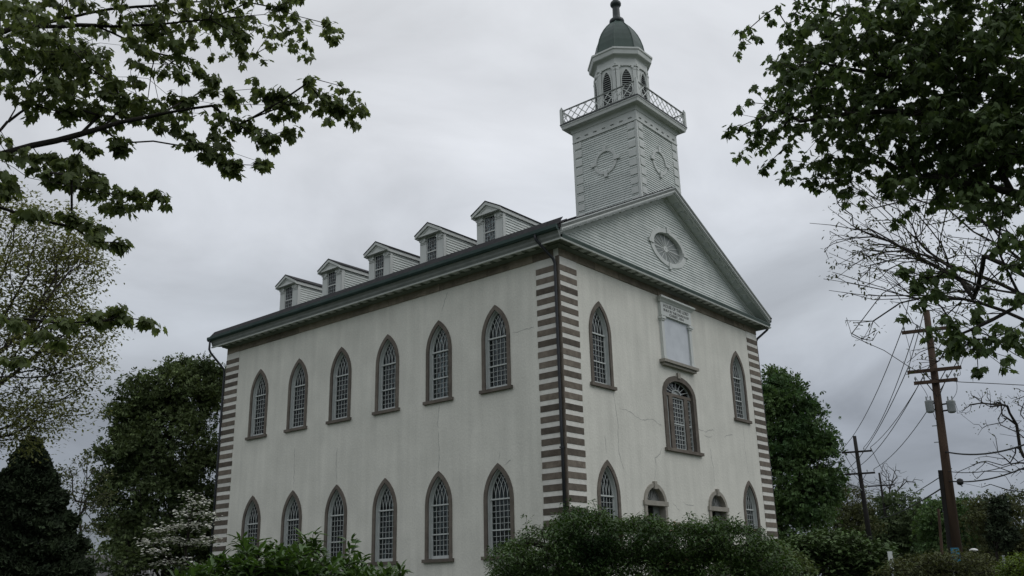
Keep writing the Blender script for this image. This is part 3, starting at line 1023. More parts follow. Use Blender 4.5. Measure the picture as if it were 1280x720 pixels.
# ------------------------------------------------------------------ dormers
def make_dormer():
    """local: x along the eaves, y into the roof, z up from 14.60"""
    Z0 = 14.60
    g = MB()
    def rl(z): return (z + Z0 - 13.92) / SL - 0.8 - 0.8      # y where the roof reaches z
    g.prism([(-.74, -.25), (.74, -.25), (.74, 1.62), (0, 2.05), (-.74, 1.62)], 0.02, 0.10)
    root = bpy.data.objects.new('dormer', g.mesh('dormer', M['white']))
    COL.objects.link(root)
    P = lambda g, n, m: g.build(n, M[m], root, world=False)
    g = MB()
    for s in (-1, 1):
        z = -0.1
        while z < 1.60:
            z2 = min(z + 0.13, 1.66)
            y1 = rl(z2) + 0.15
            xo, xi = s * 0.790, s * 0.755
            g.add([(xo, 0.03, z), (xo, y1, z), (xi, y1, z2), (xi, 0.03, z2), (s * .7, .03, z), (s * .7, y1, z), (s * .7, y1, z2), (s * .7, .03, z2)],
                  [(0, 1, 2, 3), (0, 4, 5, 1), (2, 6, 7, 3), (4, 7, 6, 5), (0, 3, 7, 4), (1, 5, 6, 2)])
            z = z2
    o = P(g, 'clapboards', 'board'); o['kind'] = 'stuff'
    for s in (-1, 1):
        P(MB().box(s * .57 - .19, s * .57 + .19, -0.06, 0.02, -0.25, 1.30), 'pilaster', 'white')
        g = MB()
        g.box(s * .57 - .21, s * .57 + .21, -0.09, 0.02, 1.30, 1.36)
        g.box(s * .57 - .15, s * .57 + .15, -0.12, 0.02, 1.36, 1.56)
        for q in (-1, 1):
            g.tube([(s * .57 + q * .15, -0.15, 1.47), (s * .57 + q * .15, 0.0, 1.47)], 0.07, n=10)
        g.box(s * .57 - .22, s * .57 + .22, -0.13, 0.02, 1.56, 1.62)
        P(g, 'capital', 'white')
        P(MB().box(s * .79 - .02, s * .79 + .02, -0.05, 0.12, -0.25, 1.62), 'corner_board', 'white')
    P(MB().box(-.36, .36, -0.012, 0.015, -0.2, 1.58), 'window_opening', 'black')
    g = MB()
    for x in (-.36, .31): g.box(x, x + .05, -0.05, -0.013, 0.0, 1.60)
    for z in (0.0, 0.78, 1.54): g.box(-.31, .31, -0.05 - (0.012 if z == .78 else 0), -0.013, z, z + .055)
    P(g, 'sash', 'white')
    g = MB()
    for k in (1, 2, 3): g.box(-.31 + .155 * k - .007, -.31 + .155 * k + .007, -0.044, -0.03, .055, 1.54)
    for z in (.24, .42, .60, .98, 1.17, 1.36): g.box(-.31, .31, -0.042, -0.028, z - .007, z + .007)
    P(g, 'glazing_bars', 'bars')
    P(MB().box(-.31, .31, -0.020, -0.016, .78, 1.55), 'blind', 'dim_blind')
    g = MB(); g.box(-.31, .31, -0.026, -0.022, .05, 1.55); P(g, 'glass', 'glass')
    P(MB().box(-.46, .46, -0.10, 0.02, -0.06, 0.0), 'sill', 'white')
    P(MB().box(-.84, .84, -0.30, 0.02, 1.622, 1.70), 'cornice', 'white')
    P(MB().prism([(-.70, 1.702), (.70, 1.702), (0, 2.08)], -0.25, 0.01), 'tympanum', 'white')
    # roof slabs with white fascia
    sr = (2.25 - 1.77) / 0.89
    for s in (-1, 1):
        for nm, x0, off, th, y0, m in (('roof', .91, 0.0, .05, -0.37, 'shingle'), ('fascia', .89, -.052, .15, -0.35, 'white')):
            yb = 4.32 if nm == 'roof' else (-0.25)
            g = MB()
            Pp = []
            for x in (x0, 0.0):
                for y in (y0, yb):
                    for t in (0, -th):
                        zz = 2.25 - x * sr + off + t
                        Pp.append((s * x, y, zz))
            g.add(Pp, [(0, 1, 3, 2), (4, 6, 7, 5), (0, 2, 6, 4), (1, 5, 7, 3), (0, 4, 5, 1), (2, 3, 7, 6)])
            P(g, nm, m)
        g = MB()
        g.box(*sorted((s * .87, s * .775)), -0.25, rl(1.72) + .3, 1.54, 1.70)
        g.box(*sorted((s * .885, s * .80)), -0.249, rl(1.72) + .3, 1.70, 1.735)
        P(g, 'eave_board', 'white')
        g = MB()
        g.prism([(s * .46, 1.701), (s * .60, 1.701), (0, 2.02), (0, 1.94)], -0.275, -0.249)
        P(g, 'pediment_moulding', 'white')
    return root


dor = make_dormer()
for k in range(5):
    o = dor if k == 0 else copy_tree(dor)
    o.parent = church
    o.location = (0.8 - W / 2, 4.40 + 3.755 * k - LN / 2, 14.60 - G0)
    o.rotation_euler = (0, 0, -PI / 2)

# ------------------------------------------------------------------ tower
TA, TYc, TXc = 1.948, 2.02, 9.0
tower = MB()
for r_, z0, z1 in ((TA - 0.06, 17.1, 22.9),):
    tower.box(TXc - r_, TXc + r_, TYc - r_, TYc + r_, z0, z1)
tower = tower.build('tower', M['white'], church)
FACES = [((-1, 0), (0, -1)), ((0, -1), (1, 0)), ((1, 0), (0, 1)), ((0, 1), (-1, 0))]   # outward, right as seen


def TF(face):
    (ox, oy), (rx, ry) = face
    return lambda x, d, z: (TXc - ox * (d - TA) + rx * x, TYc - oy * (d - TA) + ry * x, z)


for fi, face in enumerate(FACES):
    T = TF(face)
    g = MB()
    z = 17.2
    while z < 22.0:
        z2 = min(z + 0.122, 22.02)
        a = TA - 0.02
        g.add([T(-a, -0.022, z), T(a, -0.022, z), T(a, 0.012, z2), T(-a, 0.012, z2), T(-a, .07, z), T(a, .07, z), T(a, .07, z2), T(-a, .07, z2)],
              [(0, 1, 2, 3), (0, 4, 5, 1), (2, 6, 7, 3), (4, 7, 6, 5), (0, 3, 7, 4), (1, 5, 6, 2)])
        z = z2
    tag(g.build('clapboards', M['board'], tower), kind='stuff')
    def tb_(x0, x1, d0, d1, z0, z1, nm, m):
        p, q = T(x0, d0, z0), T(x1, d1, z1)
        return MB().box(*sorted((p[0], q[0])), *sorted((p[1], q[1])), z0, z1).build(nm, M[m], tower)
    off = 0.03 + 0.003 * (fi % 2)
    tb_(-TA - (off if fi % 2 else -0.0), TA + (off if fi % 2 else -0.0), -off, 0.0, 22.03, 22.62, 'tower_frieze', 'white')
    tb_(-TA - .02, TA + .02, -off - 0.03, -off, 22.03, 22.09, 'frieze_moulding', 'white')
    for k in range(7):
        x = -1.62 + 0.54 * k
        tb_(x - .10, x + .10, -off - 0.035, -off, 22.24, 22.275, 'frieze_block', 'grey')
    for s in (-1, 1):
        tb_(*sorted((s * (TA + off), s * (TA - 0.10))), -off + 0.004, 0.0, 17.15, 22.03, 'corner_board', 'white')
        z = 21.97
        while z > 17.6 and fi < 2:
            tb_(*sorted((s * (TA - 0.11), s * (TA - 0.52))), -0.045, 0.0, z - 0.34, z, 'quoin_board', 'white')
            z -= 0.50
    # round ornament with four keystones
    g = MB()
    n = 36
    zc_ = 20.37
    ra, rb = 0.70, 0.55
    vs = []
    for r_, d_ in ((ra, -0.06), (rb, -0.06), (ra, 0.01), (rb, 0.01)):
        for i in range(n):
            vs.append(T(r_ * math.cos(2 * PI * i / n), d_, zc_ + r_ * math.sin(2 * PI * i / n)))
    fs = []
    for i in range(n):
        j = (i + 1) % n
        fs += [(i, j, n + j, n + i), (i, 2 * n + i, 2 * n + j, j), (n + i, n + j, 3 * n + j, 3 * n + i)]
    g.add(vs, fs)
    rg = g.build('round_ornament', M['white'], tower)
    for a, b in ((0, 1), (0, -1), (1, 0), (-1, 0)):
        x, z = a * 0.70, zc_ + b * 0.70
        hx, hz = (0.09, 0.17) if b else (0.17, 0.09)
        p, q = T(x - hx, -0.10, z - hz), T(x + hx, 0.0, z + hz)
        MB().box(*sorted((p[0], q[0])), *sorted((p[1], q[1])), z - hz, z + hz).build('keystone', M['white'], rg)
# tower cornice, deck and railing
tcp = [(0.0, 22.60), (0.06, 22.60), (0.10, 22.76), (0.15, 22.83), (0.38, 22.85), (0.41, 22.84), (0.44, 22.98), (0.47, 23.02), (0.47, 23.08), (0.0, 23.08)]
g = MB()
for face in FACES:
    (ox, oy), (rx, ry) = face
    A = (TXc + ox * TA - rx * TA, TYc + oy * TA - ry * TA, 0)
    B = (TXc + ox * TA + rx * TA, TYc + oy * TA + ry * TA, 0)
    g.sweep(tcp, A, B, (ox, oy, 0), ma=1, mb=1)
g.build('tower_cornice', M['white'], tower)
e = TA + 0.495
MB().box(TXc - e, TXc + e, TYc - e, TYc + e, 23.082, 23.13).build('deck_edge', M['pipe'], tower)
ra_ = TA + 0.40
rail = MB()
for face in FACES:
    (ox, oy), (rx, ry) = face
    f = lambda x, z: (TXc + ox * ra_ + rx * x, TYc + oy * ra_ + ry * x, z)
    rail.bar(f(-ra_, 23.93), f(ra_, 23.93), 0.07, 0.05)
    rail.bar(f(-ra_, 23.19), f(ra_, 23.19), 0.06, 0.04)
rail = rail.build('balustrade', M['grey'], tower)
for face in FACES:
    (ox, oy), (rx, ry) = face
    f = lambda x, z, d=0: (TXc + ox * (ra_ + d) + rx * x, TYc + oy * (ra_ + d) + ry * x, z)
    H = 0.74
    stp = 2 * ra_ / 10
    RN = 1.6 * stp
    k = -2
    while -ra_ + k * stp < ra_:
        x0 = -ra_ + k * stp
        for dirn in (1, -1):
            a = [x0, 0.0]
            b = [x0 + RN, H]
            if a[0] < -ra_: a = [-ra_, (-ra_ - x0) / RN * H]
            if b[0] > ra_: b = [ra_, (ra_ - x0) / RN * H]
            if b[0] - a[0] > 0.05:
                zz = (lambda z: z) if dirn == 1 else (lambda z: H - z)
                MB().bar(f(a[0], 23.19 + zz(a[1]), 0.012 * dirn), f(b[0], 23.19 + zz(b[1]), 0.012 * dirn), 0.045, 0.02, up=(ox, oy, 0)).build('lattice_slat', M['white'], rail)
        k += 1
for sx in (-1, 1):
    for sy in (-1, 1):
        x, y = TXc + sx * ra_, TYc + sy * ra_
        g = MB()
        g.box(x - .075, x + .075, y - .075, y + .075, 23.13, 24.02)
        g.lathe([(0.09, 24.02), (0.09, 24.05), (0.03, 24.08), (0.05, 24.13), (0.0, 24.20)], x, y, n=8)
        g.build('post', M['white'], rail)

# ---- octagonal belfry
RB = 1.45
AP = RB * math.cos(PI / 8)
g = MB(); g.lathe([(RB - .02, 23.0), (RB - .02, 26.3), (1.30, 26.9)], TXc, TYc, n=8, a0=PI / 8)
bel = g.build('belfry', M['white'], tower)
HS = RB * math.sin(PI / 8)
for k in range(8):
    a = PI / 4 * k
    n_ = Vector((math.cos(a), math.sin(a), 0))
    r_ = Vector((-n_.y, n_.x, 0))
    cen = Vector((TXc, TYc, 0)) + n_ * AP

    def T(x, d, z): return tuple(cen + r_ * x - n_ * d + Vector((0, 0, z)))
    # louvred pointed opening
    def pth(hw_, zb_, spr_=25.05):
        R0 = hw_ + 0.28
        hh = math.sqrt(R0 * R0 - .28 * .28)
        a1 = math.atan2(hh, .28)
        ri = [(-.28 + R0 * math.cos(a1 * i / 7), spr_ + R0 * 1.55 * math.sin(a1 * i / 7)) for i in range(8)]
        return [(hw_, zb_)] + ri + [(-x, z) for x, z in reversed(ri[:-1])] + [(-hw_, zb_)]
    g = MB()
    g.prism(pth(0.27, 23.6), -0.006, 0.03, T=T)
    lo = g.build('louvred_opening', M['black'], bel)
    pa, pb = pth(0.315, 23.55), pth(0.265, 23.55)
    g = MB()
    n = len(pa)
    vs = [T(x, -.075, z) for x, z in pa] + [T(x, -.075, z) for x, z in pb] + [T(x, 0, z) for x, z in pa] + [T(x, 0, z) for x, z in pb]
    fs = []
    for i in range(n - 1):
        fs += [(i, i + 1, n + i + 1, n + i), (i, 2 * n + i, 2 * n + i + 1, i + 1), (n + i, n + i + 1, 3 * n + i + 1, 3 * n + i)]
    g.add(vs, fs)
    g.build('opening_frame', M['white'], lo)
    z = 23.62
    while z < 25.75:
        zz = z - 25.05
        hw_ = 0.26
        if zz > 0:
            R0 = 0.27 + .28
            q = 1 - (zz / (R0 * 1.55)) ** 2
            hw_ = -.28 + R0 * math.sqrt(max(0, q)) - 0.01
        if hw_ > 0.03:
            g = MB()
            g.add([T(-hw_, -.055, z), T(hw_, -.055, z), T(hw_, -.008, z + .05), T(-hw_, -.008, z + .05), T(-hw_, -.055, z + .02), T(hw_, -.055, z + .02), T(hw_, -.008, z + .07), T(-hw_, -.008, z + .07)],
                  [(0, 1, 2, 3), (4, 7, 6, 5), (0, 4, 5, 1), (1, 5, 6, 2), (2, 6, 7, 3), (3, 7, 4, 0)])
            g.build('louver', M['louver'], lo)
        z += 0.125
    # corner pilaster with its scalloped cap
    ca = a + PI / 8
    cp = Vector((TXc + RB * math.cos(ca), TYc + RB * math.sin(ca), 0))
    cn = Vector((math.cos(ca), math.sin(ca), 0))
    cr_ = Vector((-cn.y, cn.x, 0))
    g = MB()
    for side in (-1, 1):
        aa = ca + side * PI / 8
        nn = Vector((math.cos(aa), math.sin(aa), 0))
        tt = Vector((-nn.y, nn.x, 0)) * side
        p0_ = cp + nn * 0.03
        g.bar(tuple(p0_ + tt * 0.105 + Vector((0, 0, 23.05))), tuple(p0_ + tt * 0.105 + Vector((0, 0, 25.85))), 0.19, 0.06, up=nn)
    pl_ = g.build('pilaster', M['white'], bel)
    g = MB()
    for side in (-1, 1):
        aa = ca + side * PI / 8
        nn = Vector((math.cos(aa), math.sin(aa), 0))
        tt = Vector((-nn.y, nn.x, 0)) * side
        for j, (dd, zz, rr) in enumerate(((0.08, 25.82, .085), (0.20, 25.93, .07), (0.36, 26.02, .06))):
            c_ = cp + nn * 0.02 + tt * dd + Vector((0, 0, zz))
            g.tube([tuple(c_), tuple(c_ + nn * (0.055 - .008 * j))], rr, n=10)
        g.bar(tuple(cp + nn * .03 + Vector((0, 0, 26.06))), tuple(cp + nn * .03 + tt * HS * 1.0 + Vector((0, 0, 26.06))), 0.14, 0.05, up=nn)
    g.build('scalloped_trim', M['white'], bel)
g = MB()
g.lathe([(1.45, 26.12), (1.49, 26.12), (1.49, 26.16), (1.46, 26.18), (1.46, 26.44), (1.52, 26.50), (1.68, 26.56), (1.72, 26.60), (1.75, 26.82), (1.80, 26.86), (1.80, 26.96), (1.4, 27.10)], TXc, TYc, n=8, a0=PI / 8)
g.build('belfry_cornice', M['white'], bel)
g = MB()
g.lathe([(1.52, 27.0), (1.43, 27.12), (1.38, 27.42), (1.33, 27.75), (1.22, 28.15), (1.08, 28.50), (0.90, 28.82), (0.70, 29.10), (0.50, 29.32), (0.36, 29.46)], TXc, TYc, n=8, a0=PI / 8)
dome = g.build('dome', M['copper'], bel)
pr = [(1.43, 27.12), (1.38, 27.42), (1.33, 27.75), (1.22, 28.15), (1.08, 28.50), (0.90, 28.82), (0.70, 29.10), (0.50, 29.32), (0.36, 29.46)]
for k in range(8):
    a = PI / 8 + PI / 4 * k
    MB().tube([(TXc + r * math.cos(a), TYc + r * math.sin(a), z) for r, z in pr], 0.03, n=6).build('rib', M['copper'], dome)
g = MB()
g.lathe([(.34, 29.42), (.40, 29.50), (.42, 29.58), (.40, 29.68), (.30, 29.76), (.22, 29.84), (.21, 29.95), (.20, 30.40), (.19, 30.52), (.25, 30.58), (.30, 30.66), (.31, 30.74), (.28, 30.84), (.18, 30.92), (.16, 31.0), (.10, 31.08), (.05, 31.16), (.03, 32.6)], TXc, TYc, n=16)
g.build('finial', M['finial'], bel, smooth=True)


# ------------------------------------------------------------------ plants
HR = np.array([math.cos(YAW), math.sin(YAW), 0.0])
HF = np.array([-math.sin(YAW), math.cos(YAW), 0.0])
UZ = np.array([0.0, 0.0, 1.0])


def blob(u, v, ru, rv, D, rd, n, rng=RNG, hollow=0.0):
    """n points in an ellipsoid; its middle lies D metres away, rd deep"""
    c = at(u, v, D)
    k = float((c - CAM) @ fw) / F
    p = rng.normal(size=(n, 3))
    p /= np.linalg.norm(p, axis=1)[:, None]
    r = rng.random(n) ** (1 / 3)
    r = hollow + (1 - hollow) * r
    p *= r[:, None]
    rh = rv * k / math.cos(PITCH)
    return c + p[:, 0:1] * HR * ru * k + p[:, 1:2] * HF * rd + p[:, 2:3] * UZ * rh


def pix(p):
    v = p - CAM
    d = v @ fw
    return 640 + F * (v @ right) / d, 360 - F * (v @ upv) / d, d


class Skeleton:
    def __init__(s, trunk):
        s.p = [np.array(trunk[0], float)]
        s.par = [-1]
        prev = 0
        for q in trunk[1:]:
            prev = s.seg(prev, np.array(q, float), 0.8, 0.02, 0, .3)
        s.trunk_n = len(s.p)

    def seg(s, i, q, step, jit, sag=0.0, bend=0.0):
        """grow from node i to q, leaving in the direction node i was growing"""
        a = s.p[i]
        l = np.linalg.norm(q - a)
        n = max(1, int(l / step))
        c = (a + q) / 2
        if bend and s.par[i] >= 0:
            d0 = a - s.p[s.par[i]]
            c = c * (1 - bend) + (a + d0 / max(np.linalg.norm(d0), 1e-6) * l * .5) * bend
        c = c + RNG.normal(size=3) * jit * l
        c[2] += sag * l
        for k in range(1, n + 1):
            t = k / n
            s.p.append(a * (1 - t) ** 2 + 2 * c * t * (1 - t) + q * t * t)
            s.par.append(i)
            i = len(s.p) - 1
        return i

    def branch(s, pts, step=0.5, jit=0.015):
        pts = [np.array(q, float) for q in pts]
        P = np.array(s.p)
        i = int(np.argmin(np.linalg.norm(P - pts[0], axis=1)))
        ctl = [P[i]] + pts
        if np.linalg.norm(ctl[0] - ctl[1]) < step: ctl = [P[i]] + pts[1:]
        for k in range(len(ctl) - 1):                       # a smooth curve through the given points
            p0 = ctl[max(k - 1, 0)]; p1 = ctl[k]; p2 = ctl[k + 1]; p3 = ctl[min(k + 2, len(ctl) - 1)]
            l = np.linalg.norm(p2 - p1)
            n = max(1, int(l / (step * .6)))
            for j in range(1, n + 1):
                t = j / n
                x = .5 * (2 * p1 + (p2 - p0) * t + (2 * p0 - 5 * p1 + 4 * p2 - p3) * t * t + (-p0 + 3 * p1 - 3 * p2 + p3) * t ** 3)
                if j < n: x = x + RNG.normal(size=3) * jit * step
                s.p.append(x)
                s.par.append(i)
                i = len(s.p) - 1
        return i

    def targets(s, T, step=0.35, jit=0.04, sag=0.06, out_pen=0.5, bend=.45, turn=1.3):
        d = np.min([np.linalg.norm(T - s.p[i], axis=1) for i in range(0, len(s.p), max(1, len(s.p) // 60))], axis=0)
        order = np.argsort(d)
        cap = len(s.p) + len(T) * 14 + 1000
        P = np.zeros((cap, 3)); Dn = np.zeros((cap, 3))
        n = 0
        tips = []
        for k in order:
            m = len(s.p)
            for j in range(n, m):
                P[j] = s.p[j]
                if s.par[j] >= 0:
                    dd = s.p[j] - s.p[s.par[j]]
                    Dn[j] = dd / max(np.linalg.norm(dd), 1e-6)
            n = m
            t = T[k]
            dv = t - P[:n]
            dist = np.linalg.norm(dv, axis=1)
            cosv = np.sum(dv * Dn[:n], axis=1) / np.maximum(dist, 1e-6)
            cost = dist * (1 + turn * (1 - cosv)) + out_pen * np.maximum(0, P[:n, 2] - t[2])
            j = s.seg(int(np.argmin(cost)), t, step, jit, sag, bend)
            tips.append(j)
            if len(s.p) > cap - 200:
                P = np.vstack([P, np.zeros((cap, 3))]); Dn = np.vstack([Dn, np.zeros((cap, 3))]); cap *= 2
        return tips

    def mesh(s, name, m, tip_r, expo, parent, rmax=9, drop_r=0.0, bmax=9):
        n = len(s.p)
        P = np.array(s.p)
        par = np.array(s.par)
        cnt = np.zeros(n)
        child = np.zeros(n, int)
        for i in range(n - 1, 0, -1):
            if child[i] == 0: cnt[i] = 1
            cnt[par[i]] += cnt[i]
            child[par[i]] += 1
        R = np.minimum(tip_r * cnt ** expo, rmax)
        R[child == 0] = tip_r * 0.7
        R[s.trunk_n:] = np.minimum(R[s.trunk_n:], bmax)
        s.R = R
        vs, fs = [], []
        idx = np.arange(1, n)
        idx = idx[R[idx] >= drop_r]
        a = P[par[idx]]
        b = P[idx]
        d = b - a
        l = np.linalg.norm(d, axis=1)
        ok = l > 1e-6
        idx, a, b, d, l = idx[ok], a[ok], b[ok], d[ok], l[ok]
        d /= l[:, None]
        x = np.cross(d, np.where(np.abs(d[:, 2:3]) > 0.9, np.array([[1.0, 0, 0]]), np.array([[0, 0, 1.0]])))
        x /= np.linalg.norm(x, axis=1)[:, None]
        y = np.cross(d, x)
        r1 = R[idx]
        r0 = np.minimum(R[par[idx]], r1 * 1.25)
        V, FA = [], []
        off = 0
        for sides, sel in ((3, r1 < 0.02), (7, r1 >= 0.02)):
            if not sel.any(): continue
            m_ = int(sel.sum())
            ang = 2 * PI * np.arange(sides) / sides
            ring = x[sel][:, None] * np.cos(ang)[None, :, None] + y[sel][:, None] * np.sin(ang)[None, :, None]
            v0 = a[sel][:, None] + ring * r0[sel][:, None, None]
            v1 = b[sel][:, None] + ring * r1[sel][:, None, None]
            vv = np.concatenate([v0, v1], axis=1).reshape(-1, 3)
            k = np.arange(sides)
            f = np.stack([k, (k + 1) % sides, (k + 1) % sides + sides, k + sides], axis=1)
            ff = (f[None] + (np.arange(m_) * 2 * sides)[:, None, None]).reshape(-1, 4) + off
            V.append(vv)
            FA.append(ff)
            off += len(vv)
        return fast_mesh(name, np.concatenate(V), [np.concatenate(FA)], m, parent)


def fast_mesh(name, V, faces, m, parent=None):
    """faces: list of (n, k) index arrays"""
    me = bpy.data.meshes.new(name)
    me.vertices.add(len(V))
    me.vertices.foreach_set('co', np.asarray(V, np.float32).ravel())
    loops = np.concatenate([f.ravel() for f in faces]).astype(np.int32)
    tot = np.concatenate([np.full(len(f), f.shape[1]) for f in faces]).astype(np.int32)
    st = np.concatenate([[0], np.cumsum(tot)[:-1]]).astype(np.int32)
    me.loops.add(len(loops))
    me.loops.foreach_set('vertex_index', loops)
    me.polygons.add(len(tot))
    me.polygons.foreach_set('loop_start', st)
    me.polygons.foreach_set('loop_total', tot)
    me.update(calc_edges=True)
    me.materials.append(m)
    o = bpy.data.objects.new(name, me)
    COL.objects.link(o)
    if parent: keep(o, parent)
    return o


def norm(a): return a / np.maximum(np.linalg.norm(a, axis=-1, keepdims=True), 1e-9)


MAPLE_O = [(0, 0), (.16, -.10), (.30, -.04), (.27, .14), (.50, .26), (.37, .42), (.42, .66), (.22, .62), (.13, .78), (0, 1.05),
           (-.13, .78), (-.22, .62), (-.42, .66), (-.37, .42), (-.50, .26), (-.27, .14), (-.30, -.04), (-.16, -.10)]
MAPLE_V = np.array([(x, y, -0.22 * abs(x) - 0.12 * y * y) for x, y in MAPLE_O] + [(0, .34, 0.02), (-.014, -.03, .01), (.014, -.03, .01), (0, -.55, .08)])
MAPLE_F = np.array([(i, (i + 1) % 18, 18) for i in range(18)] + [(19, 20, 21)])
OVAL_V = np.array([(0, 0, 0), (.17, .3, .05), (.17, .65, .03), (0, 1, -.10), (-.17, .65, .03), (-.17, .3, .05), (0, .48, -.02)])
OVAL_F = np.array([(0, 1, 6), (1, 2, 6), (2, 3, 6), (3, 4, 6), (4, 5, 6), (5, 0, 6)])
DIA_V = np.array([(0, 0, 0), (.30, .45, .04), (0, 1, -.06), (-.30, .45, .04)])
DIA_F = np.array([(0, 1, 2), (0, 2, 3)])
TRI3_V = np.array([(0, 0, 0), (.22, .5, .1), (0, .9, 0), (-.2, .45, .05), (.5, .2, -.1), (.75, .6, .1), (.45, .7, .2), (-.6, .15, .1), (-.4, .65, -.1), (-.8, .6, .1)])
TRI3_F = np.array([(0, 1, 2), (0, 2, 3), (0, 4, 5), (4, 5, 6), (0, 7, 8), (7, 9, 8)])


def leaf_frames(base, d, up):
    d = norm(d)
    x = norm(np.cross(d, up))
    z = np.cross(x, d)
    return x, d, z


def leaf_mesh(name, base, d, up, size, tv, tf, m, parent, stuff=True):
    x, y, z = leaf_frames(base, d, up)
    s = np.asarray(size)[:, None, None]
    V = base[:, None] + (tv[None, :, 0:1] * x[:, None] + tv[None, :, 1:2] * y[:, None] + tv[None, :, 2:3] * z[:, None]) * s
    n = len(tv)
    Fc = (tf[None] + (np.arange(len(base)) * n)[:, None, None]).reshape(-1, 3)
    o = fast_mesh(name, V.reshape(-1, 3), [Fc], m, parent)
    if stuff: o['kind'] = 'stuff'
    return o


def clusters(pts, k, spread, droop, size, rng=RNG, up_j=0.3):
    """k leaves round each point: base, direction, up, size"""
    n = len(pts)
    az = rng.random((n, k)) * 2 * PI
    dr = rng.uniform(droop[0], droop[1], (n, k))
    h = np.stack([np.cos(az), np.sin(az), np.zeros_like(az)], -1)
    d = h * np.cos(dr)[..., None] - UZ * np.sin(dr)[..., None]
    base = pts[:, None] + h * (rng.uniform(0.1, 1.0, (n, k)) * spread)[..., None] + rng.normal(size=(n, k, 3)) * spread * 0.35
    up = UZ + h * np.sin(dr)[..., None] + rng.normal(size=(n, k, 3)) * up_j
    sz = rng.uniform(size[0], size[1], (n, k))
    return base.reshape(-1, 3), d.reshape(-1, 3), up.reshape(-1, 3), sz.ravel()


def leafy(name, label, cat, trunk, targets, lm, bm, turn=1.3, up_j=.3, bmax=9, k=8, spread=0.25, droop=(0.1, 1.2), size=(0.1, 0.2), tv=DIA_V, tf=DIA_F, tip_r=0.01, expo=0.45,
          step=0.4, group=None, branches=(), sep=0, sep_name='leaf', bare=0.0, drop_r=0.0, crown='foliage', rmax=9, extra=None, sag=.06, jit=.04):
    root = empty(name, tuple(trunk[0]), label, cat, group)
    sk = Skeleton(trunk)
    for b in branches: sk.branch(b, step=step)
    tips = sk.targets(targets, step=step, sag=sag, jit=jit, turn=turn)
    sk.mesh('trunk', bm, tip_r, expo, root, rmax=rmax, drop_r=drop_r, bmax=bmax)
    pts = np.array([sk.p[i] for i in tips])
    if bare: pts = pts[RNG.random(len(pts)) > bare]
    if extra is not None: pts = np.concatenate([pts, extra])
    if k:
        B_, D_, U_, Z_ = clusters(pts, k, spread, droop, size, up_j=up_j)
        if sep:
            u, v, dd = pix(B_)
            vis = (u > 0) & (u < 1280) & (v > 0) & (v < 720) & (dd > 0)
            scr = np.where(vis, Z_ / dd, -1)
            pick = np.argsort(-scr)[:sep]
            mask = np.zeros(len(B_), bool)
            mask[pick] = True
            me = bpy.data.meshes.new(sep_name)
            me.from_pydata([tuple(p) for p in tv], [], [tuple(int(i) for i in f) for f in tf])
            me.materials.append(lm)
            x, y, z = leaf_frames(B_[mask], D_[mask], U_[mask])
            for i, (b, sx, sy, sz_, s) in enumerate(zip(B_[mask], x, y, z, Z_[mask])):
                o = bpy.data.objects.new(sep_name, me)
                COL.objects.link(o)
                o.parent = root
                l = b - trunk[0]
                o.matrix_local = Matrix(((sx[0] * s, sy[0] * s, sz_[0] * s, l[0]), (sx[1] * s, sy[1] * s, sz_[1] * s, l[1]), (sx[2] * s, sy[2] * s, sz_[2] * s, l[2]), (0, 0, 0, 1)))
            B_, D_, U_, Z_ = B_[~mask], D_[~mask], U_[~mask], Z_[~mask]
        leaf_mesh(crown, B_, D_, U_, Z_, tv, tf, lm, root)
    return root, sk, pts


def foot(u, D, v=731):
    p = at(u, v, D)
    return np.array([p[0], p[1], ground_z(p[0], p[1]) - 0.05])


def poly3(lst):
    return [at(*q) for q in lst]


# ---- maple reaching in from the left
lb = foot(-190, 10)
trunk = [lb, lb + UZ * 2.2, at(-120, 420, 10), at(-80, 260, 10), at(-50, 120, 10.2), at(-40, -40, 10.6), at(-30, -160, 11)]
B6 = [poly3(l) for l in (
    [(-60, 215, 10), (0, 193, 9.9), (40, 182, 9.8), (100, 168, 9.6), (150, 153, 9.4), (180, 147, 9.3), (240, 135, 9.1), (290, 130, 9.0), (345, 131, 8.9), (385, 129, 8.8), (438, 136, 8.8)],
    [(180, 147, 9.3), (215, 168, 9.1), (262, 182, 9.0), (318, 200, 8.9)],
    [(-45, 60, 10.3), (20, 33, 10.1), (60, 28, 10.0), (110, 16, 9.9), (170, 8, 9.8), (250, 2, 9.6)],
    [(20, 33, 10.1), (120, 32, 9.6), (200, 30, 9.4), (262, 24, 9.3), (330, 18, 9.2)],
    [(120, 32, 9.6), (160, 50, 9.8), (195, 66, 9.8), (225, 84, 9.8)],
    [(-60, 205, 10), (10, 152, 10.4), (22, 125, 10.6), (50, 90, 10.8), (90, 60, 11)],
    [(10, 152, 10.4), (70, 112, 10.4), (130, 96, 10.3), (185, 98, 10.2)],
    [(-70, 205, 10), (0, 200, 9.5), (35, 222, 9.3), (70, 229, 9.1), (110, 236, 9.0), (160, 246, 8.9), (205, 247, 8.9)],
    [(-70, 258, 10), (0, 259, 9.8), (42, 273, 9.7), (90, 283, 9.6), (118, 302, 9.5), (148, 303, 9.5)],
    [(-100, 400, 10), (-20, 400, 9.8), (30, 398, 9.7), (75, 404, 9.6), (125, 402, 9.5), (165, 398, 9.5), (190, 404, 9.4)],
    [(330, 18, 9.2), (368, 24, 9.1), (404, 34, 9.1), (420, 28, 9.1)])]
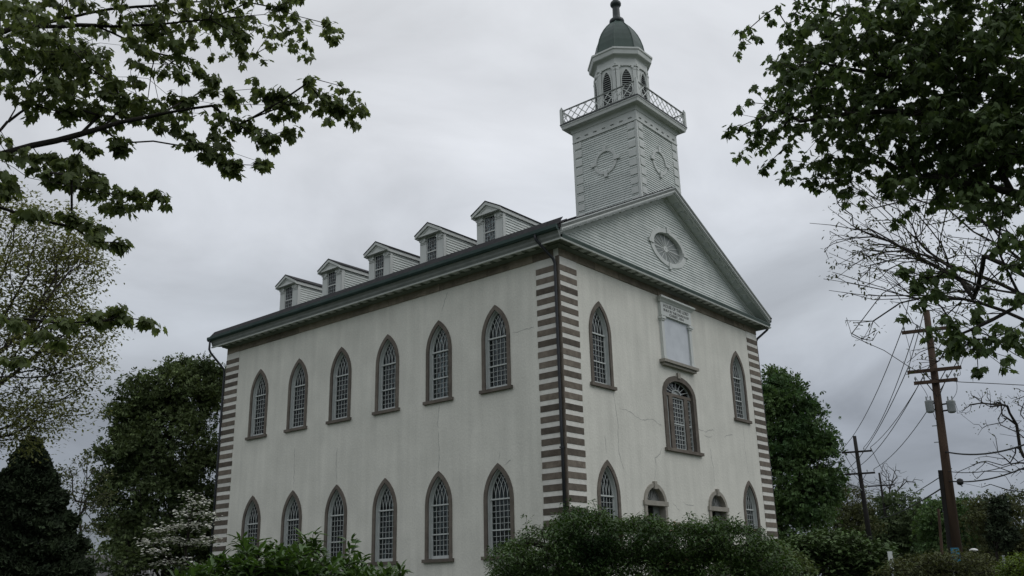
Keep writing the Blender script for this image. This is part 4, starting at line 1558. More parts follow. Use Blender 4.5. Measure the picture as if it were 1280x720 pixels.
SH = [  # u, v, ru, rv, n
    (30, 12, 40, 18, 14), (105, 10, 60, 14, 18), (185, 10, 55, 16, 20), (255, 12, 50, 18, 20), (322, 8, 48, 14, 16), (368, 16, 22, 12, 8), (412, 30, 12, 6, 3),
    (300, 52, 9, 16, 5), (295, 28, 25, 10, 7), (200, 40, 20, 9, 5), (228, 66, 14, 9, 4), (190, 78, 22, 12, 8), (258, 92, 12, 8, 4), (234, 106, 9, 5, 2),
    (60, 60, 55, 28, 24), (15, 85, 22, 24, 9), (95, 88, 50, 26, 22), (152, 98, 30, 10, 8), (55, 122, 55, 18, 16), (120, 132, 45, 13, 12), (182, 130, 40, 12, 10),
    (228, 128, 16, 14, 5), (265, 122, 10, 6, 2), (292, 121, 12, 5, 3), (330, 117, 15, 7, 4), (348, 138, 15, 5, 3), (400, 126, 14, 9, 6), (438, 133, 17, 8, 8), (352, 121, 16, 6, 4), (372, 132, 10, 7, 3), (420, 134, 10, 8, 4),
    (210, 150, 24, 8, 6), (153, 183, 10, 9, 4), (110, 180, 8, 7, 3), (270, 160, 26, 8, 6), (305, 155, 15, 6, 3), (332, 176, 15, 11, 5), (364, 163, 10, 6, 3),
    (236, 180, 16, 7, 3), (266, 190, 18, 8, 5), (290, 205, 15, 8, 5), (324, 207, 9, 6, 3), (20, 190, 22, 9, 6), (60, 198, 16, 5, 3), (90, 203, 22, 10, 7),
    (72, 224, 17, 8, 5), (112, 232, 24, 10, 8), (142, 246, 17, 9, 6), (176, 246, 11, 4, 3), (203, 246, 7, 3, 2), (5, 230, 10, 14, 5), (40, 268, 16, 6, 3),
    (90, 272, 15, 5, 4), (116, 285, 10, 8, 4), (126, 300, 7, 6, 2), (146, 303, 9, 5, 3),
    (80, 405, 13, 5, 3), (120, 399, 14, 5, 4), (152, 392, 20, 7, 5), (188, 404, 8, 3, 2), (55, 423, 24, 5, 3), (15, 400, 20, 10, 3), (20, 448, 18, 6, 2)]
T6 = np.concatenate([blob(u, v, ru, rv, 9.6 if v < 300 else 9.6, (1.1 if v < 120 else .55) * (1 if n > 5 else .3), int(n * 2.4 + .5)) for u, v, ru, rv, n in SH])
T6b = np.concatenate([blob(-60, 60, 60, 120, 10.3, 1.5, 60), blob(60, -60, 160, 50, 10, 1.8, 60)])
leafy('maple_tree', 'maple with drooping lobed leaves on long boughs reaching in from the left edge', 'tree', trunk, np.concatenate([T6, T6b]), M['maple'], M['bark'],
      k=7, spread=0.055, droop=(0.35, 1.45), size=(0.058, 0.105), tv=MAPLE_V, tf=MAPLE_F, tip_r=0.0035, expo=0.44, step=0.3, branches=B6, sep=300, crown='foliage', rmax=0.17, bmax=.045)

# ---- maple hanging in from the upper right
rb = foot(1500, 13)
trunk = [rb, rb + UZ * 2.5, at(1440, 420, 13), at(1400, 250, 13), at(1370, 100, 13), at(1330, -60, 13.3), at(1290, -200, 13.6)]
B7 = [poly3(l) for l in (
    [(1400, 250, 13), (1300, 200, 12.5), (1220, 160, 12), (1140, 140, 11.7), (1060, 142, 11.4), (1000, 152, 11.3), (960, 150, 11.2), (925, 143, 11.1)],
    [(1370, 120, 13), (1280, 80, 12.8), (1200, 60, 12.4), (1120, 40, 12), (1050, 20, 11.8), (1000, 5, 11.6)],
    [(1380, 150, 13), (1290, 120, 12.5), (1210, 100, 12), (1110, 95, 11.8), (1030, 80, 11.6), (990, 75, 11.5)],
    [(1400, 260, 13), (1310, 250, 12.2), (1240, 235, 11.8), (1160, 222, 11.6), (1100, 225, 11.4)],
    [(1420, 330, 13), (1330, 330, 12), (1290, 370, 11.5), (1240, 400, 11.2), (1195, 420, 11)],
    [(1290, 370, 11.5), (1230, 360, 11.1), (1180, 340, 11), (1140, 340, 10.9)])]
SH = [(955, 3, 18, 8, 5), (1000, 25, 22, 15, 8), (985, 48, 8, 6, 2), (1030, 40, 35, 25, 16), (1000, 78, 25, 16, 9), (985, 92, 12, 9, 3), (1030, 100, 35, 20, 14),
      (968, 120, 14, 12, 5), (926, 143, 10, 6, 3), (953, 148, 12, 6, 4), (985, 138, 22, 12, 7), (975, 165, 14, 8, 4), (1012, 160, 30, 16, 10), (1005, 195, 10, 8, 3),
      (1040, 190, 30, 14, 9), (1080, 150, 50, 30, 26), (1075, 60, 45, 45, 34), (1140, 40, 60, 50, 60), (1220, 40, 60, 50, 60), (1290, 60, 50, 60, 44), (1130, 110, 60, 35, 44), (1200, 120, 60, 40, 60),
      (1270, 140, 50, 45, 50), (1110, 195, 45, 22, 22), (1170, 190, 45, 30, 34), (1230, 200, 45, 30, 34), (1290, 210, 35, 40, 26), (1125, 235, 20, 12, 7), (1180, 225, 25, 14, 9), (1222, 248, 18, 18, 9),
      (1270, 255, 25, 18, 9), (1262, 300, 16, 10, 5), (1278, 318, 14, 12, 5), (1140, 330, 14, 7, 4), (1160, 348, 16, 12, 6), (1180, 352, 16, 14, 6), (1135, 385, 12, 6, 3), (1165, 352, 10, 8, 2),
      (1172, 412, 16, 8, 5), (1190, 425, 22, 10, 7), (1220, 418, 18, 12, 6), (1245, 430, 22, 14, 7), (1270, 420, 18, 18, 7), (1212, 438, 16, 8, 4), (1250, 456, 20, 8, 4), (1235, 385, 18, 9, 4), (1275, 375, 14, 12, 4), (1250, 345, 10, 6, 2),
      (1245, 315, 8, 6, 2)]
T7 = np.concatenate([blob(u, v, ru, rv, 11.8 if v < 230 else 11.1, 1.6 if v < 230 else .45, int(n * (3.1 if v < 230 else 1.2))) for u, v, ru, rv, n in SH])
T7b = np.concatenate([blob(1370, 80, 90, 130, 13, 2.2, 130), blob(1180, -60, 190, 50, 12.5, 2, 110)])
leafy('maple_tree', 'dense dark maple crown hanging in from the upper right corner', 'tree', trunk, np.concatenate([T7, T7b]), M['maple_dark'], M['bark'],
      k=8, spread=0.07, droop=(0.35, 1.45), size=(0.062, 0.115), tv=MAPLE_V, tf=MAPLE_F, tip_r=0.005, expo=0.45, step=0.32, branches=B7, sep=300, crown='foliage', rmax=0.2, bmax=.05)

# ---- nearly bare tree behind it, boughs fanning to the left
rb = foot(1420, 19)
trunk = [rb, rb + UZ * 2.5, at(1390, 560, 19), at(1350, 480, 18.8)]
B12 = [poly3([(a, b, 18.4 + 1.6 * ((k * 7) % 5 - 2) / 2) for a, b in l]) for k, l in enumerate((
    [(1350, 480), (1320, 380), (1280, 344), (1181, 296), (1137, 250), (1098, 229), (1047, 204)], [(1320, 360), (1260, 312), (1217, 290), (1159, 236)],
    [(1340, 450), (1280, 402), (1217, 373), (1137, 344), (1083, 334), (1036, 316)], [(1217, 373), (1188, 334), (1126, 308), (1072, 287), (1012, 279)],
    [(1330, 430), (1253, 388), (1181, 370), (1101, 370), (1036, 363)], [(1217, 373), (1160, 320), (1108, 272), (1069, 236)], [(1340, 400), (1280, 308), (1224, 272), (1202, 243)],
    [(1253, 388), (1159, 417), (1119, 363), (1076, 308)], [(1330, 350), (1280, 313), (1200, 260), (1155, 229)], [(1330, 410), (1275, 367), (1178, 327), (1133, 287), (1080, 238), (1040, 207)],
    [(1340, 480), (1267, 442), (1200, 393), (1147, 375), (1040, 340)], [(1213, 358), (1133, 313), (1093, 296), (1046, 300)], [(1350, 500), (1290, 482), (1232, 479), (1173, 475), (1134, 457), (1105, 438), (1065, 420), (1058, 397)]))]
T12 = np.concatenate([blob(1110, 300, 85, 85, 18.4, 1.3, 210), blob(1190, 330, 70, 80, 18.4, 1.4, 180), blob(1060, 260, 35, 45, 18.4, .8, 24), blob(1070, 340, 40, 40, 18.4, .8, 22),
                      blob(1230, 300, 50, 70, 18.4, 1.5, 40), blob(1075, 415, 25, 22, 18.2, .5, 12), blob(1170, 450, 50, 20, 18.4, .8, 14)])
leafy('bare_tree', 'nearly bare budding tree with fine twigs fanning left below the dark maple', 'tree', trunk, T12, M['olive_leaf'], M['bark'], bmax=.04, turn=3.5, jit=.05, sag=.0, k=4, spread=0.10, droop=(-.4, 1.0), size=(0.05, 0.11),
      tip_r=0.008, expo=0.39, step=0.5, branches=B12, bare=0.1, rmax=0.2, tv=OVAL_V, tf=OVAL_F)

# ---- pale tree in young leaf on the left
rb = foot(-110, 22)
trunk = [rb, rb + UZ * 2, at(-95, 600, 22), at(-70, 520, 22)]
B5 = [poly3([(a, b, 22 + 0.9 * (k % 3 - 1)) for a, b in l]) for k, l in enumerate((
    [(-70, 520), (-30, 470), (20, 420), (70, 360), (110, 310)], [(-60, 540), (0, 480), (50, 440), (110, 400), (150, 385)], [(-70, 500), (-30, 400), (0, 330), (20, 280)],
    [(0, 480), (60, 470), (110, 450)], [(-60, 560), (-10, 540), (40, 525), (90, 530)]))]
T5 = np.concatenate([blob(50, 290, 60, 45, 22, 1.5, 80), blob(85, 330, 42, 35, 22, 1.3, 55), blob(20, 360, 60, 45, 22, 1.6, 70), blob(80, 400, 60, 35, 22, 1.4, 75), blob(20, 440, 60, 40, 22, 1.6, 60),
                     blob(90, 450, 42, 30, 22, 1.3, 45), blob(50, 510, 60, 35, 22, 1.5, 70), blob(0, 540, 50, 30, 22, 1.4, 40), blob(-60, 400, 40, 130, 22, 2, 80)])
leafy('budding_tree', 'slender tree in pale young leaf behind the left maple boughs', 'tree', trunk, T5, M['pale_leaf'], M['bark'], turn=3, jit=.02, k=46, spread=0.34, droop=(-.6, 1.1), size=(0.05, 0.11),
      tip_r=0.008, expo=0.42, step=0.5, branches=B5, rmax=0.22, tv=DIA_V, tf=DIA_F)

# ---- dark conifer, lower left
cb = foot(30, 34)
ctop = at(40, 550, 34)
ht = ctop[2] - cb[2]
pp, dd_, uu, ss = [], [], [], []
for i in range(26000):
    t = RNG.random() ** 1.35
    z = cb[2] + 0.3 + (ht - 0.3) * t
    a = RNG.random() * 2 * PI
    tier = 0.86 + 0.14 * math.sin(t * 46 + 2.2 * math.sin(a * 3) + a)
    R_ = (2.35 * (1 - t) ** 0.80 + 0.04) * tier * (1 + 0.10 * math.sin(a * 5 + t * 9)) * (0.72 + 0.28 * RNG.random() ** 0.5)
    h = np.array([math.cos(a), math.sin(a), 0])
    pp.append(np.array([cb[0] + (ctop[0] - cb[0]) * t, cb[1] + (ctop[1] - cb[1]) * t, z]) + h * R_)
    dd_.append(h * 0.75 + UZ * RNG.uniform(-0.35, 0.55) + RNG.normal(size=3) * .35)
    uu.append(UZ + RNG.normal(size=3) * 1.1)
    ss.append(RNG.uniform(.10, .24))
croot = empty('conifer_tree', tuple(cb), 'dark cone shaped evergreen at the lower left edge', 'tree')
MB().tube([tuple(cb), tuple(cb + UZ * ht * .5), tuple(ctop - UZ * .2)], 0.22, n=8, r2=0.02).build('trunk', M['bark'], croot)
leaf_mesh('foliage', np.array(pp), np.array(dd_), np.array(uu), np.array(ss), TRI3_V, TRI3_F, M['needle'], croot)


def far_tree(name, label, u, D, blobs, lm, dens=1.0, k=12, spread=.5, size=(.18, .34), bm='bark', group=None, hollow=.25, tip=0.02, expo=.40, drop=0.0, tv=TRI3_V, tf=TRI3_F, step=.9, bare=0, rmax=.45, rd=None, cat='tree', droop=(-1.0, 1.4), tt=None, clump=.45):
    b = foot(u, D)
    v0 = min(q[1] for q in blobs)
    c = np.mean([at(q[0], q[1], D) for q in blobs], axis=0)
    top = at(tt[0], tt[1], D) if tt else np.array([c[0] * .6 + b[0] * .4, c[1] * .6 + b[1] * .4, at(u, v0, D)[2]])
    trunk = [b, b + (top - b) * .3 + RNG.normal(size=3) * .1, b + (top - b) * .7 + RNG.normal(size=3) * .2, top]
    T = np.concatenate([blob(q[0], q[1], q[2], q[3], D, rd or (q[2] / F * D * 1.0), int(q[4] * dens), hollow=hollow) for q in blobs])
    if k:                                                   # gather the twig ends into clumps with gaps between
        nc = max(6, len(T) // 7)
        C = T[RNG.permutation(len(T))[:nc]]
        near_ = np.argmin(np.linalg.norm(T[:, None] - C[None], axis=2), axis=1)
        T = T + (C[near_] - T) * clump
    T = T[T[:, 2] > b[2] + 0.15]
    return leafy(name, label, cat, trunk, T, M[lm], M[bm], k=k, spread=spread, droop=droop, size=size, tv=tv, tf=tf, tip_r=tip, expo=expo, step=step, group=group, drop_r=drop, up_j=1.1, bare=bare, rmax=rmax)


far_tree('large_tree', 'large dark spreading tree behind the far left corner of the church', 205, 60,
         [(225, 490, 52, 34, 110), (262, 480, 24, 26, 40), (182, 497, 34, 24, 55), (162, 525, 26, 24, 36), (165, 560, 36, 32, 60), (215, 560, 65, 50, 150), (148, 625, 30, 40, 50), (200, 640, 75, 60, 190), (255, 620, 40, 70, 90), (138, 570, 14, 16, 10), (190, 690, 80, 35, 90), (245, 462, 24, 10, 22), (262, 700, 24, 24, 30)],
         'dark_leaf', dens=1.7, k=15, spread=.66, size=(.16, .36), hollow=.1)
far_tree('small_tree', 'thin greyish half bare tree between the conifer and the large dark tree', 104, 48,
         [(105, 600, 38, 30, 60), (90, 640, 24, 26, 28), (122, 640, 22, 30, 26), (80, 600, 18, 16, 14)], 'olive_leaf', dens=1.6, k=7, spread=.35, size=(.08, .18), tip=.010, expo=.40, tv=DIA_V, tf=DIA_F, step=.5, bm='bark_pale')
far_tree('background_tree', 'low dark tree filling the gap behind the grey roof', 60, 100,
         [(30, 690, 60, 30, 60), (80, 700, 26, 22, 30), (150, 695, 40, 22, 40), (0, 660, 40, 40, 40)], 'dark_leaf', k=10, spread=.9, size=(.3, .6), step=1.5)

# dogwood: tiers of white blossom over dark leaves
db = foot(235, 38)
tiers = []
for u, v, ru, n in ((238, 622, 8, 4), (246, 632, 14, 9), (228, 643, 12, 7), (262, 645, 12, 8), (222, 660, 18, 12), (252, 658, 18, 12), (197, 665, 12, 8), (212, 678, 22, 13), (184, 680, 9, 6), (240, 682, 24, 12), (258, 676, 12, 8), (200, 692, 22, 9), (232, 704, 22, 8), (205, 706, 12, 6), (250, 712, 12, 5)):
    tiers.append(blob(u, v, ru * .95, 1.8, 38, .8, int(n * 1.3)))
Td = np.concatenate(tiers)
dr, dsk, dpts = leafy('dogwood_tree', 'small dogwood with tiers of white blossom beside the far left quoins', 'tree', [db, db + UZ * 1.2, at(232, 690, 38), at(236, 650, 38)], Td, M['dark_leaf'], M['bark'],
                     k=7, spread=.24, size=(.08, .16), tip_r=.01, expo=.42, step=.4, droop=(-.2, .6))
B_, D_, U_, Z_ = clusters(dpts + UZ * .08, 7, .22, (-.1, .3), (.08, .16), up_j=.2)
leaf_mesh('blossom', B_, D_, U_, Z_, DIA_V * np.array([1.7, 1, 1]), DIA_F, M['blossom'], dr)

# trees to the right of the church
far_tree('leafy_tree', 'dense green tree rising behind the right corner of the church', 975, 72,
         [(972, 480, 22, 22, 50), (985, 510, 32, 32, 90), (1005, 540, 34, 34, 90), (1015, 580, 34, 40, 110), (980, 600, 50, 60, 170), (1000, 650, 48, 48, 130), (1028, 555, 16, 16, 22), (1036, 600, 14, 30, 30), (960, 540, 26, 60, 90)],
         'mid_leaf', dens=1.35, k=14, spread=.68, size=(.20, .42), hollow=.3)
far_tree('background_tree', 'thin leafed tree between the leaning pole and the dense green tree', 1062, 92,
         [(1060, 630, 26, 26, 50), (1050, 660, 34, 26, 60), (1075, 650, 22, 24, 40)], 'olive_leaf', dens=2.0, k=9, spread=.8, size=(.18, .38), step=1.2)
far_tree('background_tree', 'rounded green tree just right of the short far pole', 1128, 100,
         [(1125, 648, 36, 30, 100), (1110, 672, 34, 26, 70), (1150, 665, 30, 26, 70)], 'far_leaf', dens=2.0, k=11, spread=.9, size=(.2, .5), step=1.4)
far_tree('background_tree', 'green tree directly behind the brown utility pole', 1185, 85,
         [(1175, 650, 26, 26, 70), (1205, 652, 28, 28, 80), (1190, 680, 40, 20, 60)], 'mid_leaf', dens=2.0, k=11, spread=.75, size=(.18, .42), step=1.3)
far_tree('background_tree', 'olive tree at the right edge behind the bare boughs', 1262, 78,
         [(1235, 655, 26, 32, 70), (1268, 655, 26, 38, 80), (1250, 690, 45, 25, 70)], 'olive_leaf', dens=2.0, k=10, spread=.7, size=(.15, .34), step=1.2, bm='bark_pale')
far_tree('spruce_tree', 'dark pointed treetop above the olive tree at the right edge', 1250, 74, [(1250, 625, 5, 12, 14), (1250, 645, 10, 14, 24), (1250, 672, 16, 22, 44)], 'needle', k=12, spread=.4, size=(.2, .4), step=1.2, tt=(1250, 614))
far_tree('far_bare_tree', 'leafless grey tree far behind the short pole', 1118, 118, [(1112, 592, 14, 18, 50), (1125, 600, 14, 14, 40), (1148, 604, 10, 8, 14), (1095, 606, 10, 12, 20)], 'olive_leaf', k=0, tip=.022, expo=.38, step=1.2, bm='bark_pale')
far_tree('far_bare_tree', 'leafless thin tree between the green crown and the leaning pole', 1062, 120, [(1060, 606, 12, 12, 26), (1078, 610, 10, 12, 20), (1050, 600, 8, 10, 12)], 'olive_leaf', k=0, tip=.022, expo=.38, step=1.2, bm='bark_pale')
# a far wooded skyline closing the gaps
tw = []
for u, v, ru, rv, n in ((1060, 690, 60, 18, 90), (1130, 695, 70, 16, 90), (1210, 695, 70, 18, 90), (1290, 690, 50, 22, 60), (20, 720, 120, 18, 90), (140, 722, 80, 14, 60)):
    tw.append(blob(u, v, ru, rv, 150, 12, n * 3))
tw = np.concatenate(tw)
B_, D_, U_, Z_ = clusters(tw, 14, 2.2, (-.5, 1.2), (.7, 1.5))
leaf_mesh('far_woods', B_, D_, U_, Z_, TRI3_V, TRI3_F, M['far_leaf'], None)
tag(bpy.data.objects['far_woods'], 'far line of woods closing the horizon behind everything', 'woods', kind='stuff')

# bare spreading tree on the right edge, in front of the woods
far_tree('bare_tree', 'leafless spreading tree at the right edge beside the transformers', 1345, 36,
         [(1240, 510, 40, 34, 80), (1215, 500, 22, 22, 30), (1260, 560, 34, 34, 60), (1225, 590, 28, 20, 30), (1275, 500, 20, 30, 40), (1270, 610, 30, 26, 30), (1300, 540, 40, 60, 50)],
         'olive_leaf', k=1, spread=.2, size=(.05, .1), tip=.009, expo=.46, step=.6, hollow=0, tv=DIA_V, tf=DIA_F, bm='bark', rmax=.12, rd=1.6, tt=(1340, 560))


# ---- shrubs
def shrub(name, label, D, blobs, lm, k, spread, size, tv, tf, droop, dens=1.0, tip=.006, sprigs=(), cat='shrub', rd=1.0, hollow=.45, sep=0, group=None, buds=0):
    us = [q[0] for q in blobs]
    b = foot(sum(us) / len(us), D)
    T = np.concatenate([blob(q[0], q[1], q[2], q[3], D, rd * (q[5] if len(q) > 5 else 1), int(q[4] * dens), hollow=hollow) for q in blobs])
    T = T[T[:, 2] > b[2] + .05]
    br = [poly3([(u0, v0 + 45, D), (u0 + (u1 - u0) * .4, v0 + 8, D), (u1, v1, D)]) for u0, v0, u1, v1 in sprigs]
    r, sk, pts = leafy(name, label, cat, [b, b + UZ * .5], T, M[lm], M['bark'], k=k, spread=spread, droop=droop, size=size, tv=tv, tf=tf, tip_r=tip, expo=.38, step=.3, sep=sep, rmax=.05, sag=0, branches=br,
                       extra=np.array([q for b_ in br for q in [b_[-1], b_[-1] * .75 + b_[-2] * .25, b_[-1] * .5 + b_[-2] * .5]]) if br else None)
    if buds:
        sel = pts[RNG.permutation(len(pts))[:buds]]
        B_, D_, U_, Z_ = clusters(sel + UZ * .04, 4, .03, (-.8, .4), (.035, .06))
        leaf_mesh('buds', B_, D_, U_, Z_, OVAL_V * np.array([1.3, 1, 1]), OVAL_F, M['bud'], r)
    return r


shrub('large_shrub', 'broad dark shrub with small leaves and scattered buds across the church front', 14,
      [(640, 700, 28, 22, 80), (690, 690, 55, 32, 230), (735, 668, 45, 26, 190), (715, 655, 22, 18, 60), (790, 680, 60, 26, 240), (850, 678, 60, 24, 230), (910, 680, 50, 22, 190), (950, 700, 34, 24, 120), (680, 735, 75, 40, 190), (780, 735, 90, 50, 260),
       (880, 735, 80, 50, 230), (960, 735, 50, 36, 110), (700, 712, 70, 24, 200), (800, 712, 80, 24, 240), (900, 714, 70, 22, 180), (745, 650, 14, 8, 24), (800, 656, 30, 8, 40), (890, 660, 30, 8, 40), (850, 664, 30, 6, 34)],
      'azalea', 11, .09, (.035, .075), OVAL_V, OVAL_F, (-.7, .9), dens=2.3, tip=.004, rd=1.1, hollow=.5, buds=130,
      sprigs=((662, 668, 658, 645), (705, 640, 707, 626), (722, 648, 722, 634), (755, 640, 741, 626), (797, 650, 800, 641), (858, 655, 862, 643), (890, 655, 892, 647), (912, 655, 917, 646), (865, 655, 870, 645), (680, 655, 672, 660), (735, 640, 747, 652)))
shrub('laurel_shrub', 'bright green shrub with long pointed leaves below the side windows', 7.6,
      [(330, 706, 34, 18, 46), (300, 716, 46, 14, 46), (375, 705, 36, 20, 50), (268, 722, 36, 12, 30), (420, 716, 40, 14, 40), (465, 722, 34, 8, 22), (350, 740, 90, 24, 110), (440, 745, 60, 20, 50), (280, 742, 60, 16, 50)],
      'laurel', 8, .03, (.06, .11), OVAL_V * np.array([.9, 1, 1]), OVAL_F, (-1.1, .3), dens=1.35, tip=.004, rd=.45, hollow=.2, sep=260,
      sprigs=((310, 690, 302, 672), (345, 690, 338, 676), (380, 690, 383, 672), (392, 695, 391, 668), (300, 695, 308, 682), (438, 705, 436, 676), (452, 712, 452, 697), (500, 722, 500, 712), (270, 712, 274, 696)))
shrub('yew_shrub', 'low spreading feathery evergreen right of the church corner', 32,
      [(1000, 690, 34, 18, 110), (1040, 680, 40, 16, 130), (1075, 695, 40, 18, 120), (1020, 715, 60, 20, 130), (1090, 715, 40, 14, 80), (985, 700, 24, 20, 60)],
      'yew', 12, .22, (.10, .22), DIA_V, DIA_F, (-.3, .6), dens=1.5, tip=.01, rd=1.4)
shrub('dull_shrub', 'dull green shrub at the very right foot of the church', 26,
      [(965, 700, 20, 22, 70), (990, 712, 24, 18, 60), (975, 730, 30, 18, 50)], 'dark_leaf', 11, .14, (.08, .16), OVAL_V, OVAL_F, (-.5, .9), dens=1.5, rd=.9)  # the dull tone is plain leaf colour
shrub('wide_shrub', 'wide greyish green shrub at the foot of the brown utility pole', 27,
      [(1150, 706, 34, 12, 80), (1190, 702, 40, 12, 90), (1215, 712, 30, 12, 60), (1130, 716, 30, 10, 50), (1180, 728, 70, 14, 90)], 'olive_leaf', 12, .14, (.06, .13), OVAL_V, OVAL_F, (-.8, .8), dens=1.5, rd=1.0)
shrub('lime_shrub', 'yellow green clipped shrub in the lower right corner', 22, [(1280, 708, 26, 15, 130), (1285, 728, 34, 16, 100)], 'lime', 12, .10, (.04, .08), DIA_V, DIA_F, (-.7, .7), dens=1.6, rd=.6, hollow=.6)

# ------------------------------------------------------------------ utility poles and wires
def pole(name, label, base, top, r, m, arms, group='utility poles along the street'):
    root = empty(name, tuple(base), label, 'utility pole', group)
    MB().tube([tuple(base), tuple(base * .5 + top * .5), tuple(top)], r, n=12, r2=r * .62).build('shaft', m, root, smooth=True)
    ends = []
    for z, half, px in arms:
        t = (z - base[2]) / (top[2] - base[2])
        c = base + (top - base) * t + np.array([-AX[1], AX[0], 0]) * 0.0 + AXN * (r + .03)
        a = MB().bar(tuple(c - AX * half), tuple(c + AX * half), 0.10, 0.12).build('crossarm', m, root)
        for s in (-1, 1):
            MB().bar(tuple(c + AX * s * half * .45), tuple(c - UZ * .55 + AX * s * .04), 0.04, 0.03).build('brace', M['pole_dark'], root)
        row = []
        for q in px:
            p = c + AX * half * q + UZ * .06
            MB().lathe([(.02, p[2]), (.02, p[2] + .06), (.04, p[2] + .08), (.04, p[2] + .14), (.015, p[2] + .18)], p[0], p[1], n=8).build('insulator', M['steel'], a)
            row.append(p + UZ * .19)
        ends.append(row)
    return root, ends


# crossarms are square to the street
AX = np.array([.30, -.954, 0.0]); AX /= np.linalg.norm(AX)
AXN = np.array([-.954, -.30, 0.0])
gz = -0.45
p1b, p1t = np.array([7.07, -11.60, gz]), np.array([7.17, -11.95, 9.56])
r1, e1 = pole('utility_pole', 'tall rusty brown wooden utility pole carrying two grey transformers', p1b, p1t, 0.185, M['pole'], [(8.75, .95, (-.9, -.4, .9)), (7.22, .92, (-.9, -.5, .9)), (6.79, .74, (-.9, -.5, .55, .9))])
p2b, p2t = np.array([35.45, 1.45, gz]), np.array([35.41, 1.54, 9.29])
r2_, e2 = pole('utility_pole', 'dark double crossarm pole standing left of the brown one', p2b, p2t, 0.19, M['pole_dark'], [(8.18, .98, (-.95, .95, .5)), (6.70, .98, (-.95, -.5, .5, .95))])
q = at(1099, 591, 98)
p3t = np.array(q)
p3b = np.array([q[0], q[1], gz])
r3, e3 = pole('utility_pole', 'small distant pole with one crossarm behind the dark double pole', p3b, p3t, 0.16, M['pole_dark'], [(p3t[2] - 1.25, 1.25, (-.95, .4, .95))])
for nm, (u, v) in (('left', (1162, 508)), ('right', (1189, 508))):
    c = at(u, v, 36.85)
    g = MB(); g.lathe([(.08, c[2] - .24), (.135, c[2] - .21), (.145, c[2] - .18), (.145, c[2] + .16), (.155, c[2] + .19), (.10, c[2] + .23)], c[0], c[1], n=14)
    t = g.build('transformer', M['steel'], r1, smooth=True)
    for dx in (-.07, .07):
        MB().lathe([(.02, c[2] + .20), (.032, c[2] + .26), (.022, c[2] + .30), (.03, c[2] + .34), (.015, c[2] + .38)], c[0] + dx * AX[0], c[1] + dx * AX[1], n=8).build('bushing', M['steel'], t)
    pc = p1b + (p1t - p1b) * ((c[2] - gz) / (p1t[2] - gz))
    for dz in (-.12, .12):
        MB().bar((pc[0], pc[1], c[2] + dz), (c[0], c[1], c[2] + dz), .06, .05).build('bracket', M['pole_dark'], r1)
c0, c1 = at(1184, 586, 36.6), at(1195, 690, 36.6)
_q = lambda z: p1b + (p1t - p1b) * ((z - gz) / (p1t[2] - gz)) - AX * .22
MB().bar(tuple(_q(gz)), tuple(_q(c0[2])), .14, .18, up=tuple(AXN)).build('cable_guard', M['pole_dark'], r1)
c = at(1200, 602, 36.4)
MB().lathe([(.02, c[2] - .13), (.10, c[2] - .09), (.12, c[2]), (.10, c[2] + .07), (.03, c[2] + .11)], c[0], c[1], n=12).build('cable_drum', M['cable'], r1, smooth=True)
for zz in (2.2, 3.4, 4.6, 5.2):
    pc = p1b + (p1t - p1b) * ((zz - gz) / (p1t[2] - gz))
    MB().bar(tuple(pc - AX * .30), tuple(pc + AX * .05), .03, .03).build('step_peg', M['steel'], r1)


def wire(a, b, sag, r=0.012, label='', grp='overhead wires between the poles', n=14):
    a, b = np.array(a), np.array(b)
    pts = [tuple(a + (b - a) * t - UZ * sag * 4 * t * (1 - t)) for t in np.linspace(0, 1, n)]
    o = MB().tube(pts, r, n=5).build('overhead_wire', M['cable'])
    return tag(o, label, 'wire', grp)


near = [np.array(p) - np.array([54.0, 20, 0]) * 0.55 + UZ * 0.6 for p in (e1[0][0], e1[0][1], e1[0][2], e1[1][0], e1[2][0], e1[2][3])]
LW = 'thin black overhead wire strung between the brown pole and the dark double pole'
for a, b, w1, w2 in ((e1[0][0], e2[0][0], 'left end of the topmost arm', 'upper left insulator'), (e1[0][1], e2[0][2], 'inner pin of the topmost arm', 'upper middle insulator'),
                     (e1[0][2], e2[0][1], 'right end of the topmost arm', 'upper right insulator'), (e1[1][0], e2[1][0], 'left end of the second arm', 'lower left insulator'),
                     (e1[1][2], e2[1][3], 'right end of the second arm', 'lower right insulator'), (e1[2][1], e2[1][1], 'lowest arm', 'lower inner insulator')):
    wire(a, b, 0.55, .017, "overhead wire from the brown pole's " + w1 + " to the dark pole")
for a, b, w1 in ((e2[0][0], e3[0][0], 'upper left'), (e2[0][1], e3[0][2], 'upper right'), (e2[1][1], e3[0][1], 'lower')):
    wire(a, b, 0.5, .02, "overhead wire from the dark pole's " + w1 + ' insulator to the distant pole', 'overhead wires to the distant pole')
LW2 = 'thin black overhead wire leaving the brown pole toward the right edge'
for a, b, w1 in ((e1[0][0], near[0], 'left end of the topmost arm'), (e1[0][2], near[2], 'right end of the topmost arm'), (e1[1][0], near[3], 'left end of the second arm')):
    wire(a, b, 0.5, .013, "overhead wire leaving the brown pole's " + w1 + ' toward the right edge', 'overhead wires leaving to the right')
pcz = lambda z: p1b + (p1t - p1b) * ((z - gz) / (p1t[2] - gz))
for z, (u, v, D), rr, lab in ((4.25, (1300, 548, 30), .028, 'thick black service cable from the brown pole up to the right edge'), (3.55, (1300, 565, 30), .014, 'thin service cable just below the thick one right of the brown pole'),
                              (3.2, (1310, 570, 29), .024, 'lower black service cable from the round cable fitting to the right edge')):
    wire(pcz(z), at(u, v, D), .25, rr, lab, None)
wire(pcz(3.1), at(1098, 648, 100), .25, .03, 'thick black cable sagging left from the brown pole to the treetops', None)
wire(pcz(3.5), at(1088, 640, 100), .25, .018, 'thinner black cable above the thick one left of the brown pole', None)
